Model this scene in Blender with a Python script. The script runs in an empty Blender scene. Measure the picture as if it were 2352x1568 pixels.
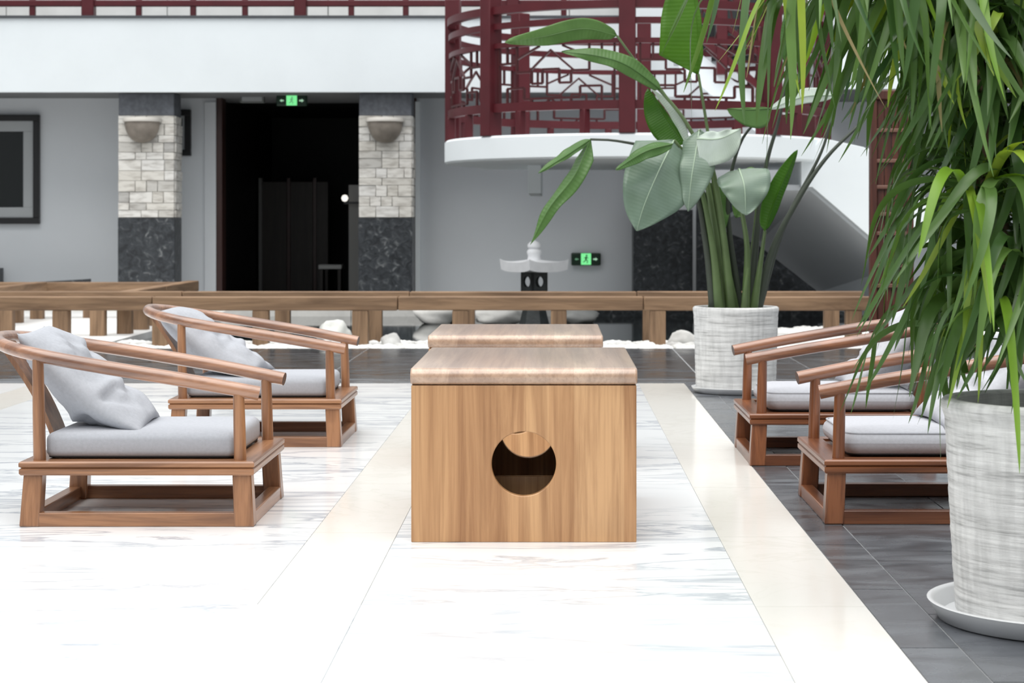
import bpy, bmesh, math, random
from mathutils import Vector, Matrix, Euler, noise

PI = math.pi
random.seed(7)
S = bpy.context.scene
COL = S.collection

# ------------------------------------------------------------------ camera, sky, exposure
FPX, VX, VY = 4400.0, 1275.0, 516.0          # focal length in px of a 2352 wide frame, vanishing point of the floor lines
cam_d = bpy.data.cameras.new('camera')
cam = bpy.data.objects.new('camera', cam_d)
COL.objects.link(cam)
cam.location = (0, 0, 1.0)
cam.rotation_euler = (PI / 2, 0, 0)
cam_d.sensor_width = 36.0
cam_d.lens = 36.0 * FPX / 2352.0
cam_d.shift_x = -(VX - 1176.0) / 2352.0
cam_d.shift_y = -(784.0 - VY) / 2352.0
cam_d.clip_end = 200
cam_d.dof.use_dof = True
cam_d.dof.focus_distance = 6.4
cam_d.dof.aperture_fstop = 7.5
S.camera = cam

world = bpy.data.worlds.new('sky')
S.world = world
world.use_nodes = True
bg = world.node_tree.nodes['Background']
bg.inputs['Color'].default_value = (0.93, 0.97, 1.0, 1)
bg.inputs['Strength'].default_value = 0.95

sun_d = bpy.data.lights.new('sun', 'SUN')
sun_d.energy = 3.0
sun_d.angle = math.radians(70)
sun_d.color = (1.0, 0.97, 0.93)
sun = bpy.data.objects.new('sun', sun_d)
COL.objects.link(sun)
sun.rotation_euler = (math.radians(15), math.radians(-8), 0)

S.view_settings.view_transform = 'Standard'
S.view_settings.look = 'None'
S.view_settings.gamma = 1.0
S.view_settings.use_curve_mapping = False
S.view_settings.exposure = 0.22


# ------------------------------------------------------------------ helpers
def at(px, py, Y):
    """world point at depth Y that a photo measurement refers to"""
    return Vector(((px - VX) / FPX * Y, Y, 1.0 - (py - VY) / FPX * Y))


def lin(r, g, b):
    f = lambda c: (c / 255 / 12.92) if c / 255 <= 0.04045 else ((c / 255 + 0.055) / 1.055) ** 2.4
    return (f(r), f(g), f(b), 1.0)


class MB:
    def __init__(self):
        self.v, self.f = [], []

    def add(self, vs, fs):
        n = len(self.v)
        self.v += [tuple(p) for p in vs]
        self.f += [tuple(i + n for i in q) for q in fs]
        return self

    def box(self, x0, x1, y0, y1, z0, z1):
        vs = [(x, y, z) for z in (z0, z1) for y in (y0, y1) for x in (x0, x1)]
        return self.add(vs, [(0, 2, 3, 1), (4, 5, 7, 6), (0, 1, 5, 4), (2, 6, 7, 3), (0, 4, 6, 2), (1, 3, 7, 5)])

    def hexa(self, lo, hi):
        """lo, hi: four corner points each, counter-clockwise from above"""
        return self.add(list(lo) + list(hi), [(3, 2, 1, 0), (4, 5, 6, 7), (0, 1, 5, 4), (1, 2, 6, 5), (2, 3, 7, 6), (3, 0, 4, 7)])

    def bar(self, a, b, w, h, up=(0, 0, 1)):
        """box beam from a to b; h along up, w across"""
        a, b, up = Vector(a), Vector(b), Vector(up)
        t = (b - a).normalized()
        s = t.cross(up).normalized()
        u = s.cross(t).normalized()
        q = lambda p: [p + s * w / 2 - u * h / 2, p + s * w / 2 + u * h / 2, p - s * w / 2 + u * h / 2, p - s * w / 2 - u * h / 2]
        return self.add(q(a) + q(b), [(0, 1, 2, 3), (7, 6, 5, 4), (0, 4, 5, 1), (1, 5, 6, 2), (2, 6, 7, 3), (3, 7, 4, 0)])

    def tube(self, pts, rad, seg=12, caps=True, flat=1.0):
        pts = [Vector(p) for p in pts]
        n = len(pts)
        rad = rad if isinstance(rad, (list, tuple)) else [rad] * n
        t0 = (pts[1] - pts[0]).normalized()
        ref = Vector((0, 0, 1)) if abs(t0.z) < 0.9 else Vector((1, 0, 0))
        s = t0.cross(ref).normalized()
        vs, fs = [], []
        for i, p in enumerate(pts):
            t = (pts[min(i + 1, n - 1)] - pts[max(i - 1, 0)]).normalized()
            s = (s - t * s.dot(t)).normalized()
            u = t.cross(s)
            for k in range(seg):
                a = 2 * PI * k / seg
                vs.append(p + (s * math.cos(a) * flat + u * math.sin(a)) * rad[i])
        for i in range(n - 1):
            for k in range(seg):
                a, b = i * seg + k, i * seg + (k + 1) % seg
                fs.append((a, b, b + seg, a + seg))
        if caps:
            fs.append(tuple(range(seg - 1, -1, -1)))
            fs.append(tuple(range((n - 1) * seg, n * seg)))
        return self.add(vs, fs)

    def lathe(self, prof, seg=48, cx=0, cy=0, a0=0.0, a1=2 * PI, rot=0.0):
        """prof: list of (r, z) from bottom to top on the outside"""
        full = abs(a1 - a0 - 2 * PI) < 1e-6
        m = seg if full else seg + 1
        vs, fs = [], []
        for r, z in prof:
            for k in range(m):
                a = rot + a0 + (a1 - a0) * k / seg
                vs.append((cx + r * math.cos(a), cy + r * math.sin(a), z))
        for i in range(len(prof) - 1):
            for k in range(seg):
                b = (k + 1) % m
                fs.append((i * m + k, i * m + b, (i + 1) * m + b, (i + 1) * m + k))
        if full:
            if prof[0][0] > 1e-6:
                fs.append(tuple(range(m - 1, -1, -1)))
            if prof[-1][0] > 1e-6:
                fs.append(tuple(range((len(prof) - 1) * m, len(prof) * m)))
        return self.add(vs, fs)

    def prism(self, poly, axis, c0, c1):
        """poly: 2D outline, extruded along axis 0/1/2 from c0 to c1"""
        def p3(p, c):
            return (c, p[0], p[1]) if axis == 0 else ((p[0], c, p[1]) if axis == 1 else (p[0], p[1], c))
        n = len(poly)
        vs = [p3(p, c0) for p in poly] + [p3(p, c1) for p in poly]
        fs = [tuple(range(n - 1, -1, -1)), tuple(range(n, 2 * n))]
        fs += [(i, (i + 1) % n, n + (i + 1) % n, n + i) for i in range(n)]
        return self.add(vs, fs)

    def hole_plate(self, w, h, t, cz, r, seg=72, cx=0.0, y=0.0):
        """upright plate in the xz plane, bottom at z=0, front at y, with a round hole"""
        ang = [2 * PI * k / seg for k in range(seg)]
        ang += [math.atan2(zz - cz, xx - cx) % (2 * PI) for xx in (-w / 2, w / 2) for zz in (0, h)]
        ang = sorted(set(round(a, 6) for a in ang))
        inner, outer = [], []
        for a in ang:
            c, s = math.cos(a), math.sin(a)
            k = 1e9
            if c > 1e-9: k = min(k, (w / 2 - cx) / c)
            if c < -1e-9: k = min(k, (-w / 2 - cx) / c)
            if s > 1e-9: k = min(k, (h - cz) / s)
            if s < -1e-9: k = min(k, -cz / s)
            inner.append((cx + c * r, cz + s * r))
            outer.append((cx + c * k, cz + s * k))
        n = len(ang)
        vs = []
        for yy in (y, y + t):
            vs += [(p[0], yy, p[1]) for p in inner] + [(p[0], yy, p[1]) for p in outer]
        fs = []
        for i in range(n):
            j = (i + 1) % n
            fs.append((i, n + i, n + j, j))
            fs.append((2 * n + i, 2 * n + j, 3 * n + j, 3 * n + i))
            fs.append((i, j, 2 * n + j, 2 * n + i))
            fs.append((n + i, 3 * n + i, 3 * n + j, n + j))
        return self.add(vs, fs)

    def mesh(self, name, mat, smooth=False, angle=40):
        me = bpy.data.meshes.new(name)
        me.from_pydata(self.v, [], self.f)
        bm = bmesh.new(); bm.from_mesh(me)
        bmesh.ops.recalc_face_normals(bm, faces=bm.faces)
        bm.to_mesh(me); bm.free()
        if mat: me.materials.append(mat)
        if smooth:
            me.polygons.foreach_set('use_smooth', [True] * len(me.polygons))
            me.set_sharp_from_angle(angle=math.radians(angle))
        me.update()
        return me

    def build(self, name, mat, parent=None, smooth=False, bevel=0.0, bseg=2, angle=40, rough=0.0):
        o = bpy.data.objects.new(name, self.mesh(name, mat, smooth or bevel > 0, angle))
        COL.objects.link(o)
        if parent is not None: o.parent = parent
        if bevel > 0:
            m = o.modifiers.new('edge', 'BEVEL'); m.width = bevel; m.segments = bseg; m.limit_method = 'ANGLE'; m.angle_limit = math.radians(35)
        return o


def tag(o, label=None, cat=None, group=None, kind=None):
    if label: o['label'] = label
    if cat: o['category'] = cat
    if group: o['group'] = group
    if kind: o['kind'] = kind
    return o


def empty(name, loc=(0, 0, 0), rz=0.0, label=None, cat=None, group=None, kind=None):
    o = bpy.data.objects.new(name, None)
    COL.objects.link(o)
    o.location = loc
    o.rotation_euler = (0, 0, rz)
    o.empty_display_size = 0.1
    return tag(o, label, cat, group, kind)


def copy_tree(o, parent=None):
    kids = [c for c in bpy.data.objects if c.parent == o]
    c = o.copy(); COL.objects.link(c)
    if parent is not None: c.parent = parent
    for k in kids: copy_tree(k, c)
    return c


def spline(pts, n):
    """Catmull-Rom through pts, n samples"""
    pts = [Vector(p) for p in pts]
    if len(pts) == 2: return [pts[0].lerp(pts[1], i / (n - 1)) for i in range(n)]
    P = [pts[0] * 2 - pts[1]] + pts + [pts[-1] * 2 - pts[-2]]
    L = [0.0]
    for a, b in zip(pts, pts[1:]): L.append(L[-1] + (b - a).length)
    out = []
    for i in range(n):
        d = L[-1] * i / (n - 1)
        k = 0
        while k < len(pts) - 2 and d > L[k + 1]: k += 1
        t = (d - L[k]) / max(L[k + 1] - L[k], 1e-9)
        a, b, c, e = P[k], P[k + 1], P[k + 2], P[k + 3]
        out.append(0.5 * ((2 * b) + (c - a) * t + (2 * a - 5 * b + 4 * c - e) * t * t + (3 * b - a - 3 * c + e) * t ** 3))
    return out


# ------------------------------------------------------------------ materials
def new_mat(name):
    m = bpy.data.materials.new(name); m.use_nodes = True
    nt = m.node_tree
    return m, nt, nt.nodes['Principled BSDF']


def plain(name, col, rough=0.5, spec=0.5, metal=0.0, emit=None, estr=0.0, var=0.0, vscale=6.0, bump=0.0, bscale=60.0):
    m, nt, b = new_mat(name)
    b.inputs['Base Color'].default_value = col
    b.inputs['Roughness'].default_value = rough
    b.inputs['Specular IOR Level'].default_value = spec
    b.inputs['Metallic'].default_value = metal
    if emit:
        b.inputs['Emission Color'].default_value = emit
        b.inputs['Emission Strength'].default_value = estr
    tc = None
    if var > 0 or bump > 0:
        tc = nt.nodes.new('ShaderNodeTexCoord')
    if var > 0:
        n = nt.nodes.new('ShaderNodeTexNoise'); n.inputs['Scale'].default_value = vscale; n.inputs['Detail'].default_value = 5
        nt.links.new(tc.outputs['Object'], n.inputs['Vector'])
        r = nt.nodes.new('ShaderNodeValToRGB')
        lo = tuple(c * (1 - var) for c in col[:3]) + (1,)
        hi = tuple(min(1, c * (1 + var)) for c in col[:3]) + (1,)
        r.color_ramp.elements[0].color = lo; r.color_ramp.elements[0].position = 0.3
        r.color_ramp.elements[1].color = hi; r.color_ramp.elements[1].position = 0.7
        nt.links.new(n.outputs['Fac'], r.inputs['Fac'])
        nt.links.new(r.outputs['Color'], b.inputs['Base Color'])
    if bump > 0:
        n2 = nt.nodes.new('ShaderNodeTexNoise'); n2.inputs['Scale'].default_value = bscale; n2.inputs['Detail'].default_value = 4
        nt.links.new(tc.outputs['Object'], n2.inputs['Vector'])
        bp = nt.nodes.new('ShaderNodeBump'); bp.inputs['Strength'].default_value = bump; bp.inputs['Distance'].default_value = 0.01
        nt.links.new(n2.outputs['Fac'], bp.inputs['Height'])
        nt.links.new(bp.outputs['Normal'], b.inputs['Normal'])
    return m


def object_coords(nt, scale, rand=9.0):
    """object coordinates shifted per object, then scaled"""
    tc = nt.nodes.new('ShaderNodeTexCoord')
    oi = nt.nodes.new('ShaderNodeObjectInfo')
    ml = nt.nodes.new('ShaderNodeMath'); ml.operation = 'MULTIPLY'; ml.inputs[1].default_value = rand
    nt.links.new(oi.outputs['Random'], ml.inputs[0])
    ad = nt.nodes.new('ShaderNodeVectorMath'); ad.operation = 'ADD'
    nt.links.new(tc.outputs['Object'], ad.inputs[0]); nt.links.new(ml.outputs[0], ad.inputs[1])
    mp = nt.nodes.new('ShaderNodeMapping'); mp.inputs['Scale'].default_value = scale
    nt.links.new(ad.outputs[0], mp.inputs['Vector'])
    return mp.outputs['Vector'], oi


def ramp(nt, src, stops):
    r = nt.nodes.new('ShaderNodeValToRGB')
    e = r.color_ramp.elements
    while len(e) < len(stops): e.new(0.5)
    for i, (p, c) in enumerate(stops):
        e[i].position = p; e[i].color = c
    nt.links.new(src, r.inputs['Fac'])
    return r.outputs['Color']


def mix(nt, a, b, fac, mode='MULTIPLY'):
    m = nt.nodes.new('ShaderNodeMix'); m.data_type = 'RGBA'; m.blend_type = mode
    for sock, v in ((m.inputs[0], fac), (m.inputs[6], a), (m.inputs[7], b)):
        if hasattr(v, 'is_linked'): nt.links.new(v, sock)
        else: sock.default_value = v
    return m.outputs[2]


def wood(name, light, dark, axis, rough=0.35, across=9.0, along=0.7, boards=0.0, spec=0.5, board_axis=0, coat=0.0, rand=9.0):
    m, nt, b = new_mat(name)
    sc = [across] * 3; sc[axis] = along
    vec, oi = object_coords(nt, tuple(sc), rand)
    n = nt.nodes.new('ShaderNodeTexNoise'); n.inputs['Scale'].default_value = 1.0; n.inputs['Detail'].default_value = 7
    n.inputs['Distortion'].default_value = 0.9; n.inputs['Roughness'].default_value = 0.62
    nt.links.new(vec, n.inputs['Vector'])
    mid = tuple((a + c) / 2 for a, c in zip(light, dark))
    col = ramp(nt, n.outputs['Fac'], [(0.28, dark), (0.46, mid), (0.60, light), (0.8, tuple(min(1, c * 1.07) for c in light[:3]) + (1,))])
    # fine pores
    sc2 = [across * 9] * 3; sc2[axis] = along * 4
    vec2, _ = object_coords(nt, tuple(sc2), rand)
    n2 = nt.nodes.new('ShaderNodeTexNoise'); n2.inputs['Scale'].default_value = 1.0; n2.inputs['Detail'].default_value = 3
    nt.links.new(vec2, n2.inputs['Vector'])
    pores = ramp(nt, n2.outputs['Fac'], [(0.30, (0.72, 0.68, 0.64, 1)), (0.52, (1, 1, 1, 1))])
    col = mix(nt, col, pores, 0.6)
    if boards > 0:
        tc = nt.nodes.new('ShaderNodeTexCoord')
        sp = nt.nodes.new('ShaderNodeSeparateXYZ'); nt.links.new(tc.outputs['Object'], sp.inputs[0])
        dv = nt.nodes.new('ShaderNodeMath'); dv.operation = 'DIVIDE'; dv.inputs[1].default_value = boards
        nt.links.new(sp.outputs[board_axis], dv.inputs[0])
        fl = nt.nodes.new('ShaderNodeMath'); fl.operation = 'FLOOR'; nt.links.new(dv.outputs[0], fl.inputs[0])
        wn = nt.nodes.new('ShaderNodeTexWhiteNoise'); wn.noise_dimensions = '1D'; nt.links.new(fl.outputs[0], wn.inputs['W'])
        tint = ramp(nt, wn.outputs['Value'], [(0.0, (0.80, 0.72, 0.66, 1)), (0.5, (0.97, 0.94, 0.9, 1)), (1.0, (1, 1, 1, 1))])
        col = mix(nt, col, tint, 0.8)
    nt.links.new(col, b.inputs['Base Color'])
    b.inputs['Roughness'].default_value = rough
    b.inputs['Specular IOR Level'].default_value = spec
    b.inputs['Coat Weight'].default_value = coat
    b.inputs['Coat Roughness'].default_value = 0.25
    bp = nt.nodes.new('ShaderNodeBump'); bp.inputs['Strength'].default_value = 0.12; bp.inputs['Distance'].default_value = 0.004
    nt.links.new(n2.outputs['Fac'], bp.inputs['Height']); nt.links.new(bp.outputs['Normal'], b.inputs['Normal'])
    return m


def marble(name, base, vein, scale, amount, rough):
    m, nt, b = new_mat(name)
    vec, oi = object_coords(nt, scale, 23.0)
    n = nt.nodes.new('ShaderNodeTexNoise'); n.inputs['Scale'].default_value = 1.0; n.inputs['Detail'].default_value = 8
    n.inputs['Distortion'].default_value = 0.7; n.inputs['Roughness'].default_value = 0.6
    nt.links.new(vec, n.inputs['Vector'])
    W = (1, 1, 1, 1)
    v = ramp(nt, n.outputs['Fac'], [(0.44, W), (0.487, vein), (0.505, W), (0.60, W), (0.63, tuple((1 + c) / 2 for c in vein)), (0.66, W)])
    n2 = nt.nodes.new('ShaderNodeTexNoise'); n2.inputs['Scale'].default_value = 0.25; n2.inputs['Detail'].default_value = 3
    nt.links.new(vec, n2.inputs['Vector'])
    patch = ramp(nt, n2.outputs['Fac'], [(0.35, (0, 0, 0, 1)), (0.55, (amount, amount, amount, 1))])
    col = mix(nt, base, v, patch)
    nt.links.new(col, b.inputs['Base Color'])
    b.inputs['Roughness'].default_value = rough
    b.inputs['Specular IOR Level'].default_value = 0.28
    return m


def slate_mat(name, c0, c1, rough=0.16):
    m, nt, b = new_mat(name)
    vec, oi = object_coords(nt, (3.0, 7.0, 3.0), 31.0)
    n = nt.nodes.new('ShaderNodeTexNoise'); n.inputs['Scale'].default_value = 1.0; n.inputs['Detail'].default_value = 6; n.inputs['Distortion'].default_value = 0.8
    nt.links.new(vec, n.inputs['Vector'])
    col = ramp(nt, n.outputs['Fac'], [(0.3, c0), (0.7, c1)])
    tint = ramp(nt, oi.outputs['Random'], [(0.0, (0.78, 0.78, 0.80, 1)), (1.0, (1, 1, 1, 1))])
    nt.links.new(mix(nt, col, tint, 1.0), b.inputs['Base Color'])
    rr = ramp(nt, n.outputs['Fac'], [(0.3, (rough, rough, rough, 1)), (0.75, (rough + .22,) * 3 + (1,))])
    nt.links.new(rr, b.inputs['Roughness'])
    bp = nt.nodes.new('ShaderNodeBump'); bp.inputs['Strength'].default_value = 0.06; bp.inputs['Distance'].default_value = 0.01
    nt.links.new(n.outputs['Fac'], bp.inputs['Height']); nt.links.new(bp.outputs['Normal'], b.inputs['Normal'])
    return m


def leaf_mat(name, c0, c1, trans, rough=0.4, vein=0.0, spec=0.5):
    """c0/c1: range over the leaves; a share of the light passes through the blade"""
    m, nt, b = new_mat(name)
    tc = nt.nodes.new('ShaderNodeTexCoord')
    oi = nt.nodes.new('ShaderNodeObjectInfo')
    col = ramp(nt, oi.outputs['Random'], [(0.0, c0), (0.55, tuple((a + c) / 2 for a, c in zip(c0, c1))), (1.0, c1)])
    n = nt.nodes.new('ShaderNodeTexNoise'); n.inputs['Scale'].default_value = 7.0; n.inputs['Detail'].default_value = 3
    nt.links.new(tc.outputs['Object'], n.inputs['Vector'])
    col = mix(nt, col, ramp(nt, n.outputs['Fac'], [(0.3, (0.72, 0.76, 0.66, 1)), (0.7, (1, 1, 1, 1))]), 0.8)
    nt.links.new(col, b.inputs['Base Color'])
    b.inputs['Roughness'].default_value = rough
    b.inputs['Specular IOR Level'].default_value = spec
    if vein > 0:
        w = nt.nodes.new('ShaderNodeTexWave'); w.inputs['Scale'].default_value = 9; w.inputs['Distortion'].default_value = 0.3
        w.bands_direction = 'Y'
        nt.links.new(tc.outputs['UV'], w.inputs['Vector'])
        bp = nt.nodes.new('ShaderNodeBump'); bp.inputs['Strength'].default_value = vein; bp.inputs['Distance'].default_value = 0.006
        nt.links.new(w.outputs['Fac'], bp.inputs['Height']); nt.links.new(bp.outputs['Normal'], b.inputs['Normal'])
    t = nt.nodes.new('ShaderNodeBsdfTranslucent')
    hue = mix(nt, col, (0.95, 1.0, 0.35, 1), 1.0)
    nt.links.new(hue, t.inputs['Color'])
    mx = nt.nodes.new('ShaderNodeMixShader'); mx.inputs[0].default_value = trans
    nt.links.new(b.outputs[0], mx.inputs[1]); nt.links.new(t.outputs[0], mx.inputs[2])
    nt.links.new(mx.outputs[0], nt.nodes['Material Output'].inputs['Surface'])
    return m


M = {}
M['plaster'] = plain('plaster_white', (0.82, 0.87, 0.895, 1), 0.7, 0.2, var=0.03, vscale=1.2)
M['wall'] = plain('plaster_grey', (0.68, 0.71, 0.74, 1), 0.75, 0.2, var=0.03, vscale=1.0)
M['soffit'] = plain('soffit_paint', (0.20, 0.205, 0.21, 1), 0.8, 0.2)
M['court'] = plain('courtyard_plaster', (0.42, 0.43, 0.44, 1), 0.8, 0.2)
M['white_marble'] = marble('white_marble', (0.84, 0.86, 0.875, 1), (0.54, 0.57, 0.62, 1), (0.8, 4.2, 1.0), 1.0, 0.13)
M['beige_marble'] = marble('beige_marble', (0.80, 0.782, 0.74, 1), (0.93, 0.93, 0.91, 1), (3.0, 3.0, 1.0), 0.8, 0.13)
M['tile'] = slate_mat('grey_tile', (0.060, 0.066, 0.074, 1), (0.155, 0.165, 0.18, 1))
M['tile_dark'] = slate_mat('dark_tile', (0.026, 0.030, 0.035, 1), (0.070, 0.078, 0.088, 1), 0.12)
M['tile_dark'].node_tree.nodes['Principled BSDF'].inputs['Specular IOR Level'].default_value = 0.35
M['grout'] = plain('grout', (0.50, 0.51, 0.52, 1), 0.8)
M['kerb'] = plain('pale_stone', (0.72, 0.71, 0.68, 1), 0.7, var=0.08, vscale=4, bump=0.3, bscale=25)
M['path'] = plain('path_stone', (0.76, 0.76, 0.75, 1), 0.6, var=0.08, vscale=3)
def granite_mat():
    m, nt, b = new_mat('dark_granite')
    vec, oi = object_coords(nt, (13, 13, 13), 17.0)
    n = nt.nodes.new('ShaderNodeTexNoise'); n.inputs['Scale'].default_value = 1.0; n.inputs['Detail'].default_value = 4; n.inputs['Distortion'].default_value = 1.0
    nt.links.new(vec, n.inputs['Vector'])
    c = ramp(nt, n.outputs['Fac'], [(0.35, (0.018, 0.021, 0.025, 1)), (0.56, (0.042, 0.048, 0.055, 1)), (0.64, (0.075, 0.082, 0.088, 1)), (0.72, (0.20, 0.21, 0.215, 1))])
    nt.links.new(c, b.inputs['Base Color'])
    b.inputs['Roughness'].default_value = 0.4
    bp = nt.nodes.new('ShaderNodeBump'); bp.inputs['Strength'].default_value = 0.5; bp.inputs['Distance'].default_value = 0.02
    nt.links.new(n.outputs['Fac'], bp.inputs['Height']); nt.links.new(bp.outputs['Normal'], b.inputs['Normal'])
    return m


M['granite'] = granite_mat()
M['cap_stone'] = plain('grey_capital_stone', (0.125, 0.135, 0.155, 1), 0.6, var=0.25, vscale=16, bump=0.5, bscale=40)
M['core'] = plain('column_core', (0.60, 0.59, 0.56, 1), 0.9)
M['slate'] = plain('dark_coping', (0.07, 0.075, 0.085, 1), 0.5)
M['panel_stone'] = plain('white_stone_panel', (0.72, 0.73, 0.72, 1), 0.6, var=0.07, vscale=3)
M['black'] = plain('black_frame', (0.008, 0.008, 0.009, 1), 0.4)
M['glass_dark'] = plain('dark_glass', (0.010, 0.013, 0.013, 1), 0.08)
M['mount'] = plain('grey_mount', (0.40, 0.42, 0.43, 1), 0.6)
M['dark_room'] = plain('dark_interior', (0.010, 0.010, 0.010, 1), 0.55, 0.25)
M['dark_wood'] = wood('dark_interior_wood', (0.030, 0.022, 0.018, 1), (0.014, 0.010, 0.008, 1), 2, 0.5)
M['pale_panel'] = plain('interior_pale', (0.20, 0.20, 0.19, 1), 0.5)
M['jamb'] = wood('door_jamb_wood', (0.055, 0.020, 0.016, 1), (0.028, 0.011, 0.010, 1), 2, 0.4)
M['red'] = plain('dark_red_lacquer', (0.085, 0.010, 0.015, 1), 0.42, 0.4, var=0.12, vscale=5)
M['red_dark'] = plain('deep_red_lacquer', (0.060, 0.010, 0.012, 1), 0.45, 0.4, var=0.12, vscale=5)
M['brown_post'] = wood('red_brown_wood', (0.11, 0.030, 0.016, 1), (0.045, 0.012, 0.008, 1), 2, 0.45, across=14)
M['brown_rung'] = wood('rung_wood', (0.20, 0.10, 0.07, 1), (0.12, 0.05, 0.035, 1), 0, 0.4)
for ax, k in ((0, 'x'), (1, 'y'), (2, 'z')):
    M['fence_' + k] = wood('weathered_wood_' + k, lin(150, 122, 96), lin(102, 80, 62), ax, 0.6, across=11, along=0.9, spec=0.3)
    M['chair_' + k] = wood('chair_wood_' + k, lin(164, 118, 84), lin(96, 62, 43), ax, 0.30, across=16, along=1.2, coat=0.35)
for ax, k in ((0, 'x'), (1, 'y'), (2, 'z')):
    M['dark_chair_' + k] = wood('dark_chair_wood_' + k, lin(138, 86, 55), lin(78, 43, 28), ax, 0.30, across=16, along=1.2, coat=0.35)  # right chairs: same wood, weaker floor bounce painted in as a darker colour
M['dark_rail_wood'] = wood('dark_chair_rail_wood', lin(150, 100, 70), lin(86, 50, 34), 0, 0.28, across=15, along=1.4, coat=0.8, spec=0.7)  # arm rail of the right chairs, same shade put into the colour
M['rail_wood'] = wood('chair_rail_wood', lin(168, 122, 92), lin(104, 68, 50), 0, 0.28, across=15, along=1.4, coat=0.8, spec=0.7)
M['chair_end'] = plain('rail_end_grain', lin(70, 48, 38), 0.5, var=0.2, vscale=60)
M['table_z'] = wood('table_wood_z', lin(206, 163, 119), lin(150, 106, 70), 2, 0.36, across=11, along=0.55, boards=0.079, board_axis=0, rand=0)
M['table_y'] = wood('table_wood_y', lin(196, 166, 142), lin(150, 122, 102), 1, 0.30, across=11, along=0.55, boards=0.079, board_axis=0, coat=1.0, spec=0.7, rand=0)  # top: same wood as the panels, surface glare painted in as paler grey
M['fabric'] = plain('grey_linen', (0.42, 0.435, 0.47, 1), 0.95, 0.1, var=0.05, vscale=90, bump=0.12, bscale=420)
M['fabric_light'] = plain('pale_grey_linen', (0.47, 0.48, 0.515, 1), 0.95, 0.1, var=0.05, vscale=90, bump=0.12, bscale=420)
M['piping'] = plain('dark_piping', (0.02, 0.02, 0.022, 1), 0.8)
M['soil'] = plain('potting_soil', (0.018, 0.013, 0.010, 1), 0.95, var=0.3, vscale=30, bump=0.8, bscale=60)
M['saucer'] = plain('white_glazed_saucer', (0.74, 0.75, 0.76, 1), 0.25, var=0.03, vscale=5)
M['sconce'] = plain('sandstone_bowl', (0.27, 0.235, 0.20, 1), 0.7, var=0.25, vscale=8, bump=0.3, bscale=30)
M['sconce_rim'] = plain('pale_sconce_rim', (0.66, 0.63, 0.58, 1), 0.6)
M['white_stone'] = plain('white_lantern_stone', (0.78, 0.79, 0.81, 1), 0.6, var=0.05, vscale=9, bump=0.15, bscale=30)
M['lantern_dark'] = plain('dark_lantern_stone', (0.022, 0.027, 0.028, 1), 0.5, var=0.4, vscale=12, bump=0.3, bscale=40)
M['pebble'] = plain('white_pebble', (0.74, 0.74, 0.72, 1), 0.6, var=0.15, vscale=7)
M['rock'] = plain('pale_rock', (0.62, 0.63, 0.60, 1), 0.7, var=0.2, vscale=6, bump=0.4, bscale=14)
M['sign_case'] = plain('dark_green_sign', (0.006, 0.030, 0.014, 1), 0.3)
M['sign_green'] = plain('lit_green', (0.05, 0.3, 0.1, 1), 0.4, emit=(0.20, 0.80, 0.30, 1), estr=0.85)
M['sign_pale'] = plain('lit_pale_green', (0.3, 0.5, 0.35, 1), 0.4, emit=(0.45, 0.75, 0.52, 1), estr=0.55)
M['sign_faint'] = plain('faint_lit_green', (0.1, 0.2, 0.12, 1), 0.4, emit=(0.15, 0.40, 0.22, 1), estr=0.45)
M['lamp_white'] = plain('lamp_glow', (0.9, 0.9, 0.85, 1), 0.4, emit=(1, 0.96, 0.88, 1), estr=0.9)
M['grey_box'] = plain('grey_metal_box', (0.16, 0.17, 0.165, 1), 0.5)

M['water'] = (lambda: plain('pond_water', (0.012, 0.017, 0.017, 1), 0.05, 0.6, bump=0.03, bscale=3))()

M['leaf_strap'] = leaf_mat('strap_leaf', lin(54, 88, 46), lin(122, 156, 88), 0.30, 0.30)
M['leaf_dry'] = leaf_mat('dry_strap_leaf', lin(150, 140, 96), lin(176, 156, 118), 0.25, 0.5)
M['leaf_fresh'] = leaf_mat('fresh_strap_leaf', lin(126, 168, 58), lin(172, 192, 76), 0.38, 0.36)
M['leaf_grey'] = leaf_mat('grey_green_blade', lin(112, 134, 118), lin(132, 150, 136), 0.12, 0.34, vein=0.08)
M['leaf_green'] = leaf_mat('green_blade', lin(84, 126, 62), lin(112, 150, 84), 0.35, 0.35, vein=0.14)
M['leaf_bright'] = leaf_mat('bright_green_blade', lin(78, 132, 28), lin(98, 150, 36), 0.55, 0.35, vein=0.12)
M['leaf_white'] = leaf_mat('pale_blade', lin(196, 208, 202), lin(206, 216, 212), 0.2, 0.35, vein=0.2)
M['midrib'] = plain('pale_midrib', lin(170, 190, 165), 0.45)
M['stalk'] = plain('green_stalk', lin(84, 104, 62), 0.45, var=0.25, vscale=5)
M['stalk_dark'] = plain('dark_stalk', lin(52, 60, 48), 0.45, var=0.2, vscale=5)
M['bark'] = plain('grey_brown_bark', lin(140, 116, 96), 0.85, var=0.25, vscale=12, bump=0.6, bscale=40)


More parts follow.
